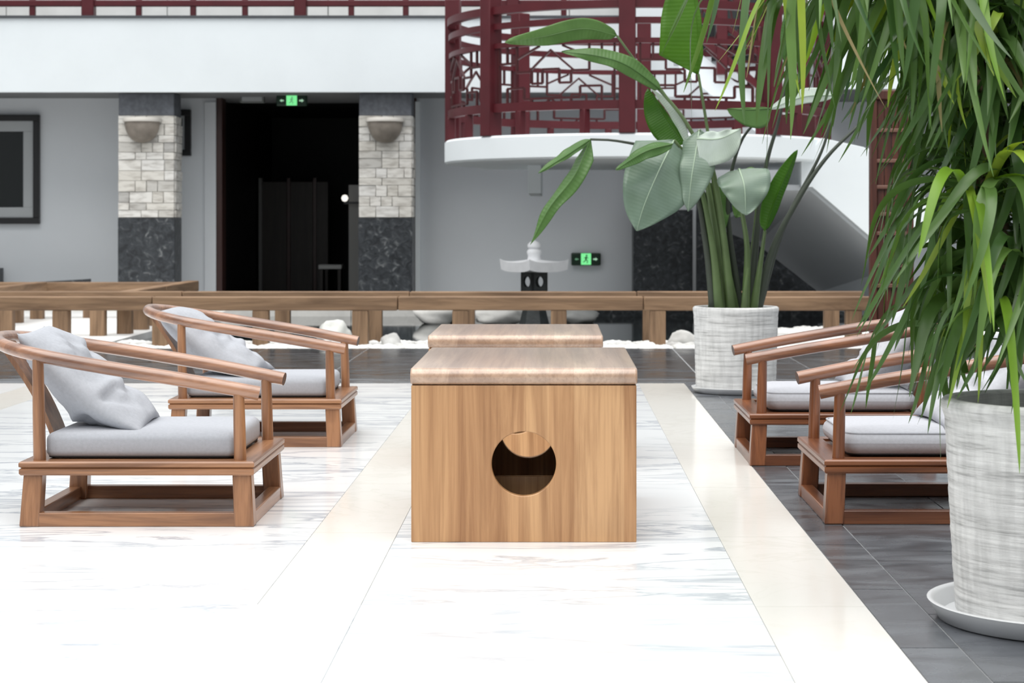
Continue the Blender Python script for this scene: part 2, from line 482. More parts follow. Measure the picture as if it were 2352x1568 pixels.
def pot_material():
    m, nt, b = new_mat('brushed_white_pot')
    vec, oi = object_coords(nt, (4.0, 4.0, 85.0), 5.0)
    n = nt.nodes.new('ShaderNodeTexNoise'); n.inputs['Scale'].default_value = 1.0; n.inputs['Detail'].default_value = 6; n.inputs['Roughness'].default_value = 0.7
    nt.links.new(vec, n.inputs['Vector'])
    vec2, _ = object_coords(nt, (38.0, 38.0, 5.0), 5.0)
    n2 = nt.nodes.new('ShaderNodeTexNoise'); n2.inputs['Scale'].default_value = 1.0; n2.inputs['Detail'].default_value = 4
    nt.links.new(vec2, n2.inputs['Vector'])
    c = ramp(nt, n.outputs['Fac'], [(0.30, (0.34, 0.34, 0.335, 1)), (0.46, (0.64, 0.64, 0.63, 1)), (0.62, (0.77, 0.77, 0.76, 1))])
    c2 = ramp(nt, n2.outputs['Fac'], [(0.35, (0.72, 0.72, 0.72, 1)), (0.6, (1, 1, 1, 1))])
    nt.links.new(mix(nt, c, c2, 0.6), b.inputs['Base Color'])
    b.inputs['Roughness'].default_value = 0.75
    ad = nt.nodes.new('ShaderNodeMath'); ad.operation = 'ADD'
    nt.links.new(n.outputs['Fac'], ad.inputs[0]); nt.links.new(n2.outputs['Fac'], ad.inputs[1])
    bp = nt.nodes.new('ShaderNodeBump'); bp.inputs['Strength'].default_value = 0.35; bp.inputs['Distance'].default_value = 0.01
    nt.links.new(ad.outputs[0], bp.inputs['Height']); nt.links.new(bp.outputs['Normal'], b.inputs['Normal'])
    return m


M['pot'] = pot_material()


def brick_material():
    m, nt, b = new_mat('split_white_stone')
    vec, oi = object_coords(nt, (7, 7, 26), 40.0)
    n = nt.nodes.new('ShaderNodeTexNoise'); n.inputs['Scale'].default_value = 1.0; n.inputs['Detail'].default_value = 5
    nt.links.new(vec, n.inputs['Vector'])
    c = ramp(nt, n.outputs['Fac'], [(0.3, (0.50, 0.48, 0.45, 1)), (0.55, (0.78, 0.77, 0.74, 1))])
    t = ramp(nt, oi.outputs['Random'], [(0.0, (0.62, 0.62, 0.62, 1)), (0.12, (0.88, 0.86, 0.82, 1)), (0.5, (1, 0.99, 0.97, 1)), (1.0, (1, 1, 1, 1))])
    nt.links.new(mix(nt, c, t, 1.0), b.inputs['Base Color'])
    b.inputs['Roughness'].default_value = 0.85
    bp = nt.nodes.new('ShaderNodeBump'); bp.inputs['Strength'].default_value = 0.6; bp.inputs['Distance'].default_value = 0.01
    nt.links.new(n.outputs['Fac'], bp.inputs['Height']); nt.links.new(bp.outputs['Normal'], b.inputs['Normal'])
    return m


M['brick'] = brick_material()

# ------------------------------------------------------------------ floor
floor = MB().box(-9, 9, -6, 15.55, -0.30, -0.004).build('floor', M['grout'])
tag(floor, kind='structure')


def slab(name, x0, x1, y0, y1, mat, g=0.0012, z=0.0):
    o = MB().box(x0 + g, x1 - g, y0 + g, y1 - g, z - 0.02, z).build(name, mat, floor)
    return o


YB = 12.09
# white field in the middle and in front
for y0, y1 in ((-1.0, 2.05), (2.05, 5.05), (5.05, 7.4), (7.4, 9.75), (9.75, YB)):
    slab('marble_slab', -0.511, 0.524, y0, y1, M['white_marble'])
# front left white field, then the left field behind the beige strip end
for x0, x1 in ((-3.0, -0.511), (-6.0, -3.0)):
    slab('marble_slab', x0, x1, 2.05, 5.05, M['white_marble'])
    slab('marble_slab', x0, x1, -1.0, 2.05, M['white_marble'])
for y0, y1 in ((5.05, 7.4), (7.4, 9.75), (9.75, YB)):
    slab('marble_slab', -3.0, -0.785, y0, y1, M['white_marble'])
    slab('marble_slab', -6.0, -3.28, y0, y1, M['white_marble'])
    slab('border_slab', -3.28, -3.0, y0, y1, M['beige_marble'])
for i in range(6):
    a, b_ = 5.05 + i * (YB - 5.05) / 6, 5.05 + (i + 1) * (YB - 5.05) / 6
    slab('border_slab', -0.785, -0.511, a, b_, M['beige_marble'])
ys = [-1.0, 1.6, 3.2, 4.14, 5.02, 6.14, 7.3, 8.5, 9.7, 10.9, YB]
for a, b_ in zip(ys, ys[1:]):
    slab('border_slab', 0.524, 0.815, a, b_, M['beige_marble'])
# grey tiles: right of the strip in columns, running bond
G = 0.0024
cols = [0.815, 0.958] + [0.958 + 0.41 * k for k in range(1, 9)]
for ci, (a, b_) in enumerate(zip(cols, cols[1:])):
    off = 5.99 - 0.73 * 6 if ci % 2 == 0 else 5.65 - 0.73 * 6
    y = off - 0.73
    while y < YB:
        y0, y1 = max(y, 1.0), min(y + 0.73, YB)
        if y1 - y0 > 0.02 and y1 > 3.2: slab('tile', a, b_, y0, y1, M['tile'], G)
        y += 0.73
# back band of tiles
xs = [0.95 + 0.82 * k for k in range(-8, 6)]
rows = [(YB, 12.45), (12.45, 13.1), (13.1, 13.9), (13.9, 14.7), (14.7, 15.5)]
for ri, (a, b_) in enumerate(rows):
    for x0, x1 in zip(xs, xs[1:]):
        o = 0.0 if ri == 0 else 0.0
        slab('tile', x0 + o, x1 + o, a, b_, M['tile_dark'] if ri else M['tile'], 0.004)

# ------------------------------------------------------------------ garden ground, pond, corridor floor
MB().box(-9, 9, 15.55, 22.06, -0.5, -0.30).build('ground', M['granite'])
tag(bpy.data.objects['ground'], kind='structure')
water = MB().box(-3.78, 9, 16.55, 22.05, -0.2, -0.055).build('pond_water', M['water'])
tag(water, kind='structure')
MB().box(-9, -3.80, 15.56, 22.05, -0.3, 0.0).build('path_stone_left', M['path'])
o = bpy.data.objects['path_stone_left']; o.name = 'path'; tag(o, kind='structure')
cf = MB().box(-9, 9, 22.30, 28.0, -0.3, 0.03).build('floor_corridor', M['path']); tag(cf, kind='structure')
kb = empty('kerb', (0, 22.17, 0), kind='structure')
xk = -9.0
while xk < 0.4:
    w_ = 0.95
    MB().box(xk + 0.004, min(xk + w_, 0.45) - 0.004, -0.12, 0.12, -0.2, 0.05).build('kerb_stone', M['kerb'], kb, bevel=0.01)
    xk += w_
dk = MB().box(0.45, 9, 22.05, 22.29, -0.3, 0.03).build('trim_5', M['granite']); tag(dk, kind='structure')

# ------------------------------------------------------------------ back wall with door and windows
YW = 23.4
SW = FPX / YW
wx = lambda px: (px - VX) / SW
wz = lambda py: 1 - (py - VY) / SW
dx0, dx1, dz = wx(497), wx(957), wz(223)
wb = MB()
wb.box(-9, dx0, YW, YW + 0.25, 0.0, 2.55)
wb.box(dx1, 9, YW, YW + 0.25, 0.0, 2.55)
wb.box(dx0, dx1, YW, YW + 0.25, dz, 2.55)
wb.box(wx(1452), 9, YW, YW + 0.25, 2.55, 7.0)
wall_back = tag(wb.build('wall_back', M['wall']), kind='structure')
tag(MB().box(wx(1452), wx(1860), YW - 0.03, YW, 2.3, 7.0).build('trim_6', M['plaster']), kind='structure')
tag(MB().box(wx(470), dx0, YW - 0.03, YW, 0.03, 2.5).build('trim_3', M['wall'], bevel=0.006), kind='structure')
tag(MB().box(wx(955), wx(966), YW - 0.10, YW, 0.03, 2.5).build('trim_2', M['plaster'], bevel=0.004), kind='structure')
# dark skirting on the left, seen over the railing
tag(MB().box(-9, wx(8), YW - 0.2, YW, 0.03, wz(615)).build('baseboard_back', M['granite']), kind='structure')
tag(MB().hexa([(-7.2, 22.5, .03), (wx(232), 22.5, .03), (wx(232), 22.9, .03), (-7.2, 22.9, .03)],
              [(-7.2, 22.5, .26), (wx(232), 22.5, .355), (wx(232), 22.9, .355), (-7.2, 22.9, .26)]).build('ramp_kerb', M['granite']),
    'dark sloping stone ramp edge below the framed window', 'ramp')

# corridor slab, fascia and coping
YF = 22.2
SF = FPX / YF
fz = lambda py: 1 - (py - VY) / SF
beam_r = (1452 - VX) / SF
tag(MB().box(-9, beam_r, YF + 0.05, 24.3, fz(212) + 0.01, fz(42)).build('ceiling', M['soffit']), kind='structure')
tag(MB().box(-9, beam_r, YF, YF + 0.05, fz(212), fz(41)).build('trim_1', M['plaster'], bevel=0.006), kind='structure')
tag(MB().box(-9, beam_r, YF - 0.03, YF + 0.4, fz(41), fz(36)).build('trim_4', M['slate']), kind='structure')
tag(MB().box(3.15, 9, 20.95, YW, 2.5, 3.25).build('ceiling_right', M['soffit']), kind='structure')
tag(MB().box(3.12, 9, 20.9, 20.95, 2.48, 3.27).build('trim_7', M['plaster'], bevel=0.006), kind='structure')
uw = empty('wall_upper', (0, 24.3, 0), kind='structure')
MB().box(-9, 1.2, 0.06, 0.3, fz(42) - .01, 7.0).build('backing', M['grout'], uw)
wpan = 1.02
xk = -9.0
i = 0
while xk < 1.1:
    for zz0, zz1 in ((fz(41), 4.2), (4.2, 5.0), (5.0, 7.0)):
        MB().box(xk + 0.006, min(xk + wpan, 1.2) - 0.006, -0.01 * ((i * 7) % 3) / 2, 0.07, zz0, zz1 - 0.008).build('stone_panel', M['panel_stone'], uw)
    xk += wpan; i += 1
# upper dark window right of the beam
w2 = empty('window_3', (0, YW - 0.03, 0), kind='structure')
a, b_ = at(1640, 52, YW), at(1748, 132, YW)
MB().box(a.x - .4, b_.x + .1, -0.06, 0, b_.z - .05, a.z + .9).build('window_frame', M['black'], w2, bevel=0.01)
for k in range(3):
    x0 = a.x - .35 + k * (b_.x - a.x + .4) / 3
    MB().box(x0 + .02, x0 + (b_.x - a.x + .4) / 3 - .02, -0.075, -0.06, b_.z, a.z + .85).build('pane', M['glass_dark'], w2)
# courtyard walls outside the frame: the same grey plaster building goes round the court
tag(MB().box(-9.3, -9, -6, 24, -0.3, 6.0).build('wall_left', M['court']), kind='structure')
tag(MB().box(9, 9.3, -6, 24, -0.3, 6.0).build('wall_right', M['court']), kind='structure')
tag(MB().box(-9.3, 9.3, -6.3, -6, -0.3, 6.0).build('wall_rear', M['court']), kind='structure')
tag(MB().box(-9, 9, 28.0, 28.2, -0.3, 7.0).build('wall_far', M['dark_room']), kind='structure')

# the dark room behind the door
d1 = empty('door_1', (0, YW, 0), kind='structure')
MB().box(dx0, dx0 + 0.075, -0.02, 0.25, 0.03, dz).build('door_jamb', M['jamb'], d1, bevel=0.006)
MB().box(dx1 - 0.075, dx1, -0.02, 0.25, 0.03, dz).build('door_jamb', M['jamb'], d1, bevel=0.006)
MB().box(dx0, dx1, -0.015, 0.25, dz - 0.012, dz + .01).build('door_head', M['black'], d1)
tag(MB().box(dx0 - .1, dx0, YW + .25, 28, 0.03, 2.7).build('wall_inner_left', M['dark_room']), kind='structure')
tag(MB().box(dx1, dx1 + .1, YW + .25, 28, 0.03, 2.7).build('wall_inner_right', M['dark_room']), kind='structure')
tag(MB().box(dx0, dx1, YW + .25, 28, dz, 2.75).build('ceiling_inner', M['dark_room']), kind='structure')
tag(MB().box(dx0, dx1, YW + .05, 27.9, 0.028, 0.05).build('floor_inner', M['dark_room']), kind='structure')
scr = empty('folding_screen', (.12, 26.6, 0.05), label='dark wooden panelled screen inside the unlit doorway', cat='screen')
for k, (p0, p1) in enumerate(((575, 640), (640, 700), (700, 735))):
    xa, xb = at(p0, 600, 26.6).x, at(p1, 600, 26.6).x
    q = MB()
    q.box(xa, xb, -0.03, 0.03, 0, 1.55)
    q.build('screen_panel', M['dark_wood'], scr, bevel=0.008)
    MB().box(xa, xa + .05, -0.05, 0.05, 0, 1.6).build('stile', M['pale_panel'] if k == 0 else M['jamb'], scr, bevel=.005)
bench = empty('low_bench', (at(761, 605, 25.6).x, 25.6, 0.05), label='pale topped low bench inside the dark doorway', cat='bench')
MB().box(-.155, .155, -.15, .15, .36, .42).build('bench_top', plain('bench_white', (.55, .55, .53, 1), .4, emit=(1, 1, .95, 1), estr=0.0), bench, bevel=.008)
for sx in (-1, 1):
    MB().box(sx * .12 - .02, sx * .12 + .02, -.13, .13, 0, .36).build('leg', M['dark_wood'], bench)
wl = empty('wall_lamp', at(792, 455, 24.4), label='tiny lit round wall lamp inside the dark doorway', cat='lamp')
MB().lathe([(0.0, -.045), (.03, -.035), (.045, 0), (.03, .035), (0, .045)], 16).build('lamp_globe', M['lamp_white'], wl, smooth=True)
MB().box(-.012, .3, -.012, .012, -.075, -.045).build('bracket', M['black'], wl)
pp = MB().box(at(803, 500, 24.6).x, at(822, 500, 24.6).x + .16, 24.5, 24.62, .05, at(803, 425, 24.6).z).build('door_leaf', M['pale_panel'], d1)
pp.location = (0, -YW, 0)

# framed openings in the back wall
def framed(name, px0, px1, py0, py1, bar):
    w = empty(name, (0, YW, 0), kind='structure')
    X0, X1, Z0, Z1 = wx(px0), wx(px1), wz(py1), wz(py0)
    t = 14 / SW
    for (q0, q1, r0, r1) in ((X0, X1, Z1 - t, Z1), (X0, X1, Z0, Z0 + t), (X0, X0 + t, Z0 + t, Z1 - t), (X1 - t, X1, Z0 + t, Z1 - t)):
        MB().box(q0, q1, -0.07, 0, r0, r1).build('window_frame', M['black'], w, bevel=0.006)
    m0 = bar / SW
    for (q0, q1, r0, r1) in ((X0 + t, X1 - t, Z1 - t - m0, Z1 - t), (X0 + t, X1 - t, Z0 + t, Z0 + t + m0), (X0 + t, X0 + t + m0, Z0 + t + m0, Z1 - t - m0), (X1 - t - m0, X1 - t, Z0 + t + m0, Z1 - t - m0)):
        MB().box(q0, q1, -0.035, 0, r0, r1).build('window_mount', M['mount'], w, bevel=0.004)
    xm = (X0 + X1) / 2
    MB().box(X0 + t + m0, X1 - t - m0, -0.02, -0.005, Z0 + t + m0, Z1 - t - m0).build('pane', M['glass_dark'], w)
    return w


framed('window_1', -180, 93, 264, 514, 24)
framed('window_2', 372, 440, 252, 358, 6)
bx = empty('emergency_light', (at(580, 229, 23.2).x, 23.2, at(580, 229, 23.2).z + .03), label='small grey emergency light box under the soffit above the doorway', cat='light')
MB().box(-.145, .145, -.04, .04, -.07, .05).build('housing', M['grey_box'], bx, bevel=.008)
MB().box(-.12, .12, -.046, -.04, -.05, .03).build('diffuser', M['mount'], bx)


def man(mb, s, y):
    """running figure pictogram in the xz plane, about 2 s tall"""
    def ln(a, b, w): mb.bar((a[0] * s, y, a[1] * s), (b[0] * s, y, b[1] * s), .01, w * s, up=(0, 0, 1) if abs(a[0] - b[0]) > abs(a[1] - b[1]) else (1, 0, 0))
    mb.lathe([(.0, -.004), (.19 * s, -.004), (.19 * s, .004), (0, .004)], 12)
    n = 12
    k = len(mb.v)
    for i in range(k - 4 * 12, k):
        x, yy, z = mb.v[i]
        mb.v[i] = (x + .12 * s, y + z, yy + .78 * s)
    ln((.08, .55), (-.05, -.05), .30)
    ln((.1, .45), (.45, .2), .15)
    ln((.0, .45), (-.4, .25), .15)
    ln((-.02, -.05), (.32, -.35), .19)
    ln((.32, -.35), (.25, -.85), .16)
    ln((-.05, -.05), (-.3, -.5), .19)
    ln((-.3, -.5), (-.65, -.6), .15)
    return mb


def arrow(x, s, y, d):
    pts = [(x - d * s, .3 * s), (x, .3 * s), (x, .75 * s), (x + d * s, 0), (x, -.75 * s), (x, -.3 * s), (x - d * s, -.3 * s)]
    return MB().prism(pts, 1, y - .004, y + .004)


def exit_sign(loc, w, h, label, hang):
    e = empty('exit_sign', loc, label=label, cat='sign', group='green exit signs')
    MB().box(-w / 2, w / 2, 0, .05, -h / 2, h / 2).build('sign_case', M['sign_case'], e, bevel=.015)
    cw = w * .17
    MB().box(-cw, cw, -.006, 0, -h * .44, h * .46).build('pictogram_panel', M['sign_green'], e)
    man(MB(), h * .36, -.012).build('pictogram_figure', M['sign_case'] if not hang else M['sign_faint'], e)
    arrow(w * .32, w * .075, -.006, 1).build('arrow', M['sign_pale'], e)
    arrow(-w * .32, w * .065, -.006, -1).build('arrow', M['sign_pale'] if hang else M['sign_faint'], e)
    if hang:
        for sx in (-1, 1):
            MB().box(sx * w * .3 - .008, sx * w * .3 + .008, .02, .035, h / 2, h / 2 + .12).build('hanger', M['black'], e)
    return e


exit_sign(at(1346, 595, YW - .055), .36, .155, 'lit green exit sign fixed on the grey wall beside the stone lantern', False)
exit_sign(at(670, 231, 22.9), .37, .13, 'lit green exit sign hanging at the top of the dark doorway', True)

# ------------------------------------------------------------------ stone clad columns and their sconces
YC = 22.38
SC = FPX / YC


def column(cx, w, label, seed):
    rnd = random.Random(seed)
    d = .42
    e = empty('stone_column', (cx, YC, 0.0), label=label, cat='column', group='stone clad columns', kind='thing')
    h = w / 2
    zb, zt = 1.085, 2.275
    MB().box(-h - .004, h + .004, -.006, d, -.25, zb).build('dark_base', M['granite'], e, bevel=.006)
    MB().box(-h + .025, h - .025, .025, d - .02, zb, zt).build('core', M['core'], e)
    MB().box(-h + .004, h - .004, .002, d, zt, 2.536).build('capital', M['cap_stone'], e, bevel=.006)
    z, r = zb, 0
    while z < zt - .02:
        hh = min(rnd.choice((.085, .115, .13)), zt - z)
        if zt - z - hh < .05: hh = zt - z
        x = -h
        while x < h - .01:
            ww = rnd.choice((.13, .2, .27))
            if h - x - ww < .08: ww = h - x
            pr = rnd.uniform(0, .012)
            MB().box(x + .003, x + ww - .003, -.004 - pr, .03, z + .002, z + hh - .002).build('brick', M['brick'], e, bevel=.003, bseg=1)
            x += ww
        y = .03
        while y < d - .03:
            ww = rnd.choice((.14, .2))
            if d - y - ww < .08: ww = d - y
            pr = rnd.uniform(0, .014)
            MB().box(h - .03, h + .002 + pr, y + .003, y + ww - .003, z + .003, z + hh - .003).build('brick', M['brick'], e, bevel=.004, bseg=1)
            y += ww
        z += hh; r += 1
    return e


column((336 - VX) / SC, .655, 'stone column with half bowl lamp, standing between the framed window and doorway', 3)
column((885 - VX) / SC, .62, 'stone column with half bowl lamp, standing at the right edge of the doorway', 5)


def sconce(cx, label):
    e = empty('wall_sconce', (cx, YC - .024, at(0, 300, YC).z), label=label, cat='lamp', group='half bowl stone sconces')
    prof = [(.0, -.145)] + [(.205 * math.sin(a) ** .9, -.145 + .255 * (1 - math.cos(a))) for a in [PI / 2 * k / 8 for k in range(1, 9)]]
    MB().lathe(prof, 28, a0=PI, a1=2 * PI).build('bowl', M['sconce'], e, smooth=True)
    MB().lathe([(.0, .10), (.222, .10), (.225, .12), (.215, .145), (.19, .145), (.17, .118), (.0, .118)], 28, a0=PI, a1=2 * PI).build('rim', M['sconce_rim'], e, smooth=True)
    return e


sconce((328 - VX) / SC, 'half bowl stone sconce on the column beside the framed window')
sconce((885 - VX) / SC, 'half bowl stone sconce on the column right of the doorway')
e = empty('granite_column', (at(1523, 600, 22.9).x, 22.9, 0), label='dark granite footed column standing behind the broad leaf potted plant', cat='column', kind='thing')
MB().box(-.355, .355, 0, .45, -.25, 1.18).build('dark_base', M['granite'], e, bevel=.006)
MB().box(-.33, .33, .02, .45, 1.18, 2.53).build('shaft', M['wall'], e)

# ------------------------------------------------------------------ red railing along the upper corridor
up = empty('corridor_railing', (0, YF + .12, fz(36)), label='dark red railing along the upper corridor above the white fascia', cat='railing')
SU = FPX / (YF + .12)
uz = lambda py: (1 - (py - VY) / SU) - fz(36)
MB().box(-8.9, beam_r, -.04, .04, uz(15), uz(1)).build('lower_rail', M['red'], up, bevel=.008)
MB().box(-8.9, beam_r, -.04, .04, .62, .69).build('middle_rail', M['red'], up, bevel=.008)
MB().box(-8.9, beam_r, -.06, .06, 1.02, 1.11).build('handrail', M['red'], up, bevel=.015)
for px in range(-1257, 1440, 487):
    X = (px + 0 - VX) / SU
    MB().box(X - .072, X + .072, -.072, .072, 0, 1.2).build('post', M['red'], up, bevel=.008)
for k in range(-12, 11):
    px = 75 + 122.5 * k
    if (k - 1) % 4 == 0: continue
    X = (75 + k * 122 + (3 if k % 2 else 0) - VX) / SU
    if X < -8.9 or X > beam_r - .05: continue
    MB().box(X - .033, X + .033, -.03, .03, 0, .62).build('short_post', M['red'], up, bevel=.005)

# ------------------------------------------------------------------ round stair landing with red lattice railing
CX, CY, R0 = .85, 20.0, 2.0
ZS0, ZS1 = 1.625, 1.865
st = empty('staircase', (0, 0, 0), label='white staircase with a round landing, descending behind the potted plants', cat='staircase')
ld = empty('landing', (CX, CY, ZS0)); ld.parent = st
MB().lathe([(0, 0), (R0 - .02, 0), (R0, .02), (R0, ZS1 - ZS0 - .02), (R0 - .02, ZS1 - ZS0), (0, ZS1 - ZS0)], 96).build('slab', M['plaster'], ld, smooth=True)
MB().box(-1.7, 1.9, 1.0, 2.2, 0.01, ZS1 - ZS0 - .01).build('slab_link', M['plaster'], ld)
a = at(1213, 395, 20.3); b_ = at(1243, 445, 20.3)
MB().box(a.x - CX, b_.x - CX, .1, 2.4, b_.z - ZS0, .01).build('bracket_beam', M['plaster'], ld, bevel=.006)
a = at(1762, 365, 19.0); b_ = at(1890, 434, 19.0)
MB().box(a.x - CX + .35, b_.x - CX, -.75, 1.0, b_.z - ZS0, .01).build('edge_beam', M['plaster'], ld, bevel=.006)

RR = 1.93
rl = empty('landing_railing', (CX, CY, ZS1), label='curved dark red lattice railing round the white stair landing', cat='railing')


def rp(deg, z, r=RR):
    a = math.radians(deg)
    return Vector((r * math.sin(a), -r * math.cos(a), z - ZS1))


def arc_bar(d0, d1, z0, z1, w, h, n=None, r=RR):
    """bar of w (radial) x h following the circle"""
    n = n or max(2, int(abs(d1 - d0) / 3))
    vs, fs = [], []
    for i in range(n + 1):
        t = i / n
        d, z = d0 + (d1 - d0) * t, z0 + (z1 - z0) * t
        for rr, zz in ((r - w / 2, z - h / 2), (r + w / 2, z - h / 2), (r + w / 2, z + h / 2), (r - w / 2, z + h / 2)):
            vs.append(rp(d, zz, rr))
    for i in range(n):
        for k in range(4):
            fs.append((i * 4 + k, i * 4 + (k + 1) % 4, i * 4 + 4 + (k + 1) % 4, i * 4 + 4 + k))
    fs += [(0, 1, 2, 3), (n * 4 + 3, n * 4 + 2, n * 4 + 1, n * 4)]
    return vs, fs


posts = [-95 + 45 * k for k in range(8)]
ZL, ZM, ZU, ZH = 2.135, 2.74, 2.93, 3.085
for k, d in enumerate(posts):
    c = rp(d, ZS1)
    a = math.radians(d)
    ux, uy = Vector((math.cos(a), math.sin(a), 0)), Vector((-math.sin(a), math.cos(a), 0))
    hw = .078
    q = [c + ux * sx * hw + uy * sy * hw for sx, sy in ((-1, -1), (1, -1), (1, 1), (-1, 1))]
    MB().hexa(q, [p + Vector((0, 0, 1.5)) for p in q]).build('post', M['red'], rl, bevel=.008)
    d2 = d + 45
    if d == 85: continue                                     # the stair arrives through this bay
    for nm, z, w, h in (('lower_rail', ZL, .07, .085), ('middle_rail', ZM, .05, .05), ('upper_rail', ZU, .06, .06), ('handrail', ZH, .085, .075)):
        MB().add(*arc_bar(d + 2.2, d2 - 2.2, z, z, w, h)).build(nm, M['red'], rl, smooth=True)
    for t in (.27, .73):
        MB().bar(rp(d + 45 * t, ZS1), rp(d + 45 * t, ZL - .04), .075, .075, up=(uy.x, uy.y, 0)).build('short_post', M['red'], rl, bevel=.006)
    lt = MB()
    B = .022

    def L(a0, z0, a1, z1, lt=lt, d=d):
        p, q = d + 45 * a0, d + 45 * a1
        za, zb2 = ZL + (ZM - ZL) * z0, ZL + (ZM - ZL) * z1
        if abs(a0 - a1) < 1e-6:
            lt.bar(rp(p, za), rp(p, zb2), B, B, up=(math.sin(math.radians(p)), -math.cos(math.radians(p)), 0))
        else:
            lt.add(*arc_bar(p, q, za, zb2, B, B))
    for s in (0, 1):
        f = (lambda u: u) if s == 0 else (lambda u: 1 - u)
        L(f(.08), 0, f(.08), 1); L(f(.16), 0, f(.16), .30); L(f(.16), .30, f(.30), .30); L(f(.16), .70, f(.16), 1)
        L(f(.08), .70, f(.24), .70); L(f(.24), .70, f(.24), 1); L(f(.24), .55, f(.24), .70); L(f(.24), .55, f(.36), .55)
        L(f(.30), .30, f(.30), .12); L(f(.30), .12, f(.50), .12)
        L(f(.36), .55, f(.36), .36); L(f(.36), .36, f(.44), .36); L(f(.44), .36, f(.44), .58); L(f(.44), .58, f(.50), .58)
        L(f(.24), .76, f(.42), .95); L(f(.34), .55, f(.50), .88); L(f(.36), 0, f(.36), .12); L(f(.44), 0, f(.50), .12)
    lt.build('lattice', M['red_dark'], rl)

# ------------------------------------------------------------------ stair flights
YA, YZ = 19.0, 22.5
A = at(1866, 430, YA); Bp = at(2075, 610, YA)
A2, B2 = at(1985, 338, YA), at(2185, 510, YA)
T1 = at(1840, 368, YA)
C_ = at(1742, 556, YZ); D_ = at(1885, 668, YZ)
mb = MB()
mb.prism([(T1.x, A.z), (A.x, A.z), (Bp.x, Bp.z), (B2.x, B2.z), (A2.x, A2.z), (at(1888, 312, YA).x, at(1888, 312, YA).z - .02), (T1.x, T1.z)], 1, YA, YA + .12)
mb.build('stringer', M['plaster'], st, bevel=.006)
E = at(1800, 434, YA)
sf = MB()
p0, p1 = Vector((E.x - .1, YA + .12, A.z)), Vector((A.x, YA + .12, A.z))
p2 = Vector((Bp.x, YA + .12, Bp.z))
q0 = Vector((C_.x - .5, YZ, C_.z + .2)); q1 = C_; q2 = D_
up_ = Vector((0, 0, .12))
pts = [p0, p1, p2, Vector((p2.x, YA + .12, .03)), q0, q1, q2, Vector((q2.x, YZ, .03))]
sf.add(pts, [(0, 1, 5, 4), (1, 2, 6, 5), (2, 3, 7, 6)])
sfo = sf.build('soffit', M['wall'], st)
m_ = sfo.modifiers.new('thick', 'SOLIDIFY'); m_.thickness = .06; m_.offset = 0
for k in range(9):
    f0 = k / 9
    p = A2.lerp(B2, f0)
    MB().box(p.x - .02, p.x + (B2.x - A2.x) / 9 + .02, YA + .02, YA + 1.4, p.z - .17, p.z - .01).build('tread', M['plaster'], st, bevel=.006)
tag(MB().box(at(1600, 0, 22.7).x, at(1900, 0, 22.7).x, 22.66, 22.8, 0, 1.35).build('dark_wall_panel', M['granite']),
    'dark granite wall facing under the white staircase', 'wall panel')

uf = empty('upper_flight', (0, 0, 0)); uf.parent = st
YU = 21.25
u0, u1 = at(1845, 318, YU), at(1560, 82, YU)
dz_ = Vector((0, 0, -.30))
mb = MB()
mb.prism([(u0.x, u0.z), (u1.x, u1.z), (u1.x, u1.z - .36), (u0.x, u0.z - .36)], 1, YU, YU + .1)
mb.build('stringer', M['plaster'], uf)
for k in range(8):
    p = u0.lerp(u1, (k + .5) / 8)
    MB().box(p.x - .1, p.x + .1, YU + .02, YU + .75, p.z - .2, p.z - .02).build('tread', M['plaster'], uf)
ur = empty('stair_railing', (0, YU - .06, 0), label='sloping dark red railing on the upper stair flight behind the leaves', cat='railing')
dd = Vector((u1.x - u0.x, 0, u1.z - u0.z))
for nm, off, h in (('lower_rail', .16, .075), ('middle_rail', .52, .06), ('handrail', .92, .085)):
    p = Vector((u0.x, 0, u0.z + off)); MB().bar(p, p + dd, .07, h).build(nm, M['red'], ur, bevel=.008)
for t in (0, .33, .66, 1.0):
    p = Vector((u0.x, 0, u0.z - .05)) + dd * t
    MB().bar(p, p + Vector((0, 0, 1.1)), .12, .12, up=(0, 1, 0)).build('post', M['red'], ur, bevel=.008)
lt = MB()
for t in [i / 15 for i in range(16)]:
    p = Vector((u0.x, 0, u0.z + .16)) + dd * t
    lt.bar(p, p + Vector((.10, 0, .36)), .022, .022, up=(0, 1, 0))
    lt.bar(p + Vector((.05, 0, .36)), p + Vector((-.02, 0, .76)), .022, .022, up=(0, 1, 0))
lt.build('lattice', M['red_dark'], ur)
MB().box(at(1790, 0, YU).x, at(1905, 0, YU).x, -.08, .08, ZS1, ZS1 + .35).build('end_panel', M['red_dark'], ur)

# ------------------------------------------------------------------ low timber railings round the pond
def rail_thing(p0, p1, posts, ztop, label, jo=None, hh=.115, w=.13):
    e = empty('timber_railing', p0, label=label, cat='railing', group='low timber railings')
    d = Vector(p1) - Vector(p0)
    n = max(1, round(d.length / 2.1))
    alongx = abs(d.x) > abs(d.y)
    mat = M['fence_x'] if alongx else M['fence_y']
    for i in range(n):
        a, b2 = d * (i / n), d * ((i + 1) / n)
        u = d.normalized() * .003
        g = Vector((0, 0, ztop - hh / 2 + random.uniform(-.002, .002)))
        MB().bar(a + u + g, b2 - u + g, w, hh).build('rail', mat, e, bevel=.01)
    for t in posts:
        q = d.normalized() * t
        MB().box(q.x - .066, q.x + .066, q.y - .06, q.y + .06, -.28, ztop - hh).build('post', M['fence_z'], e, bevel=.008)
    return e


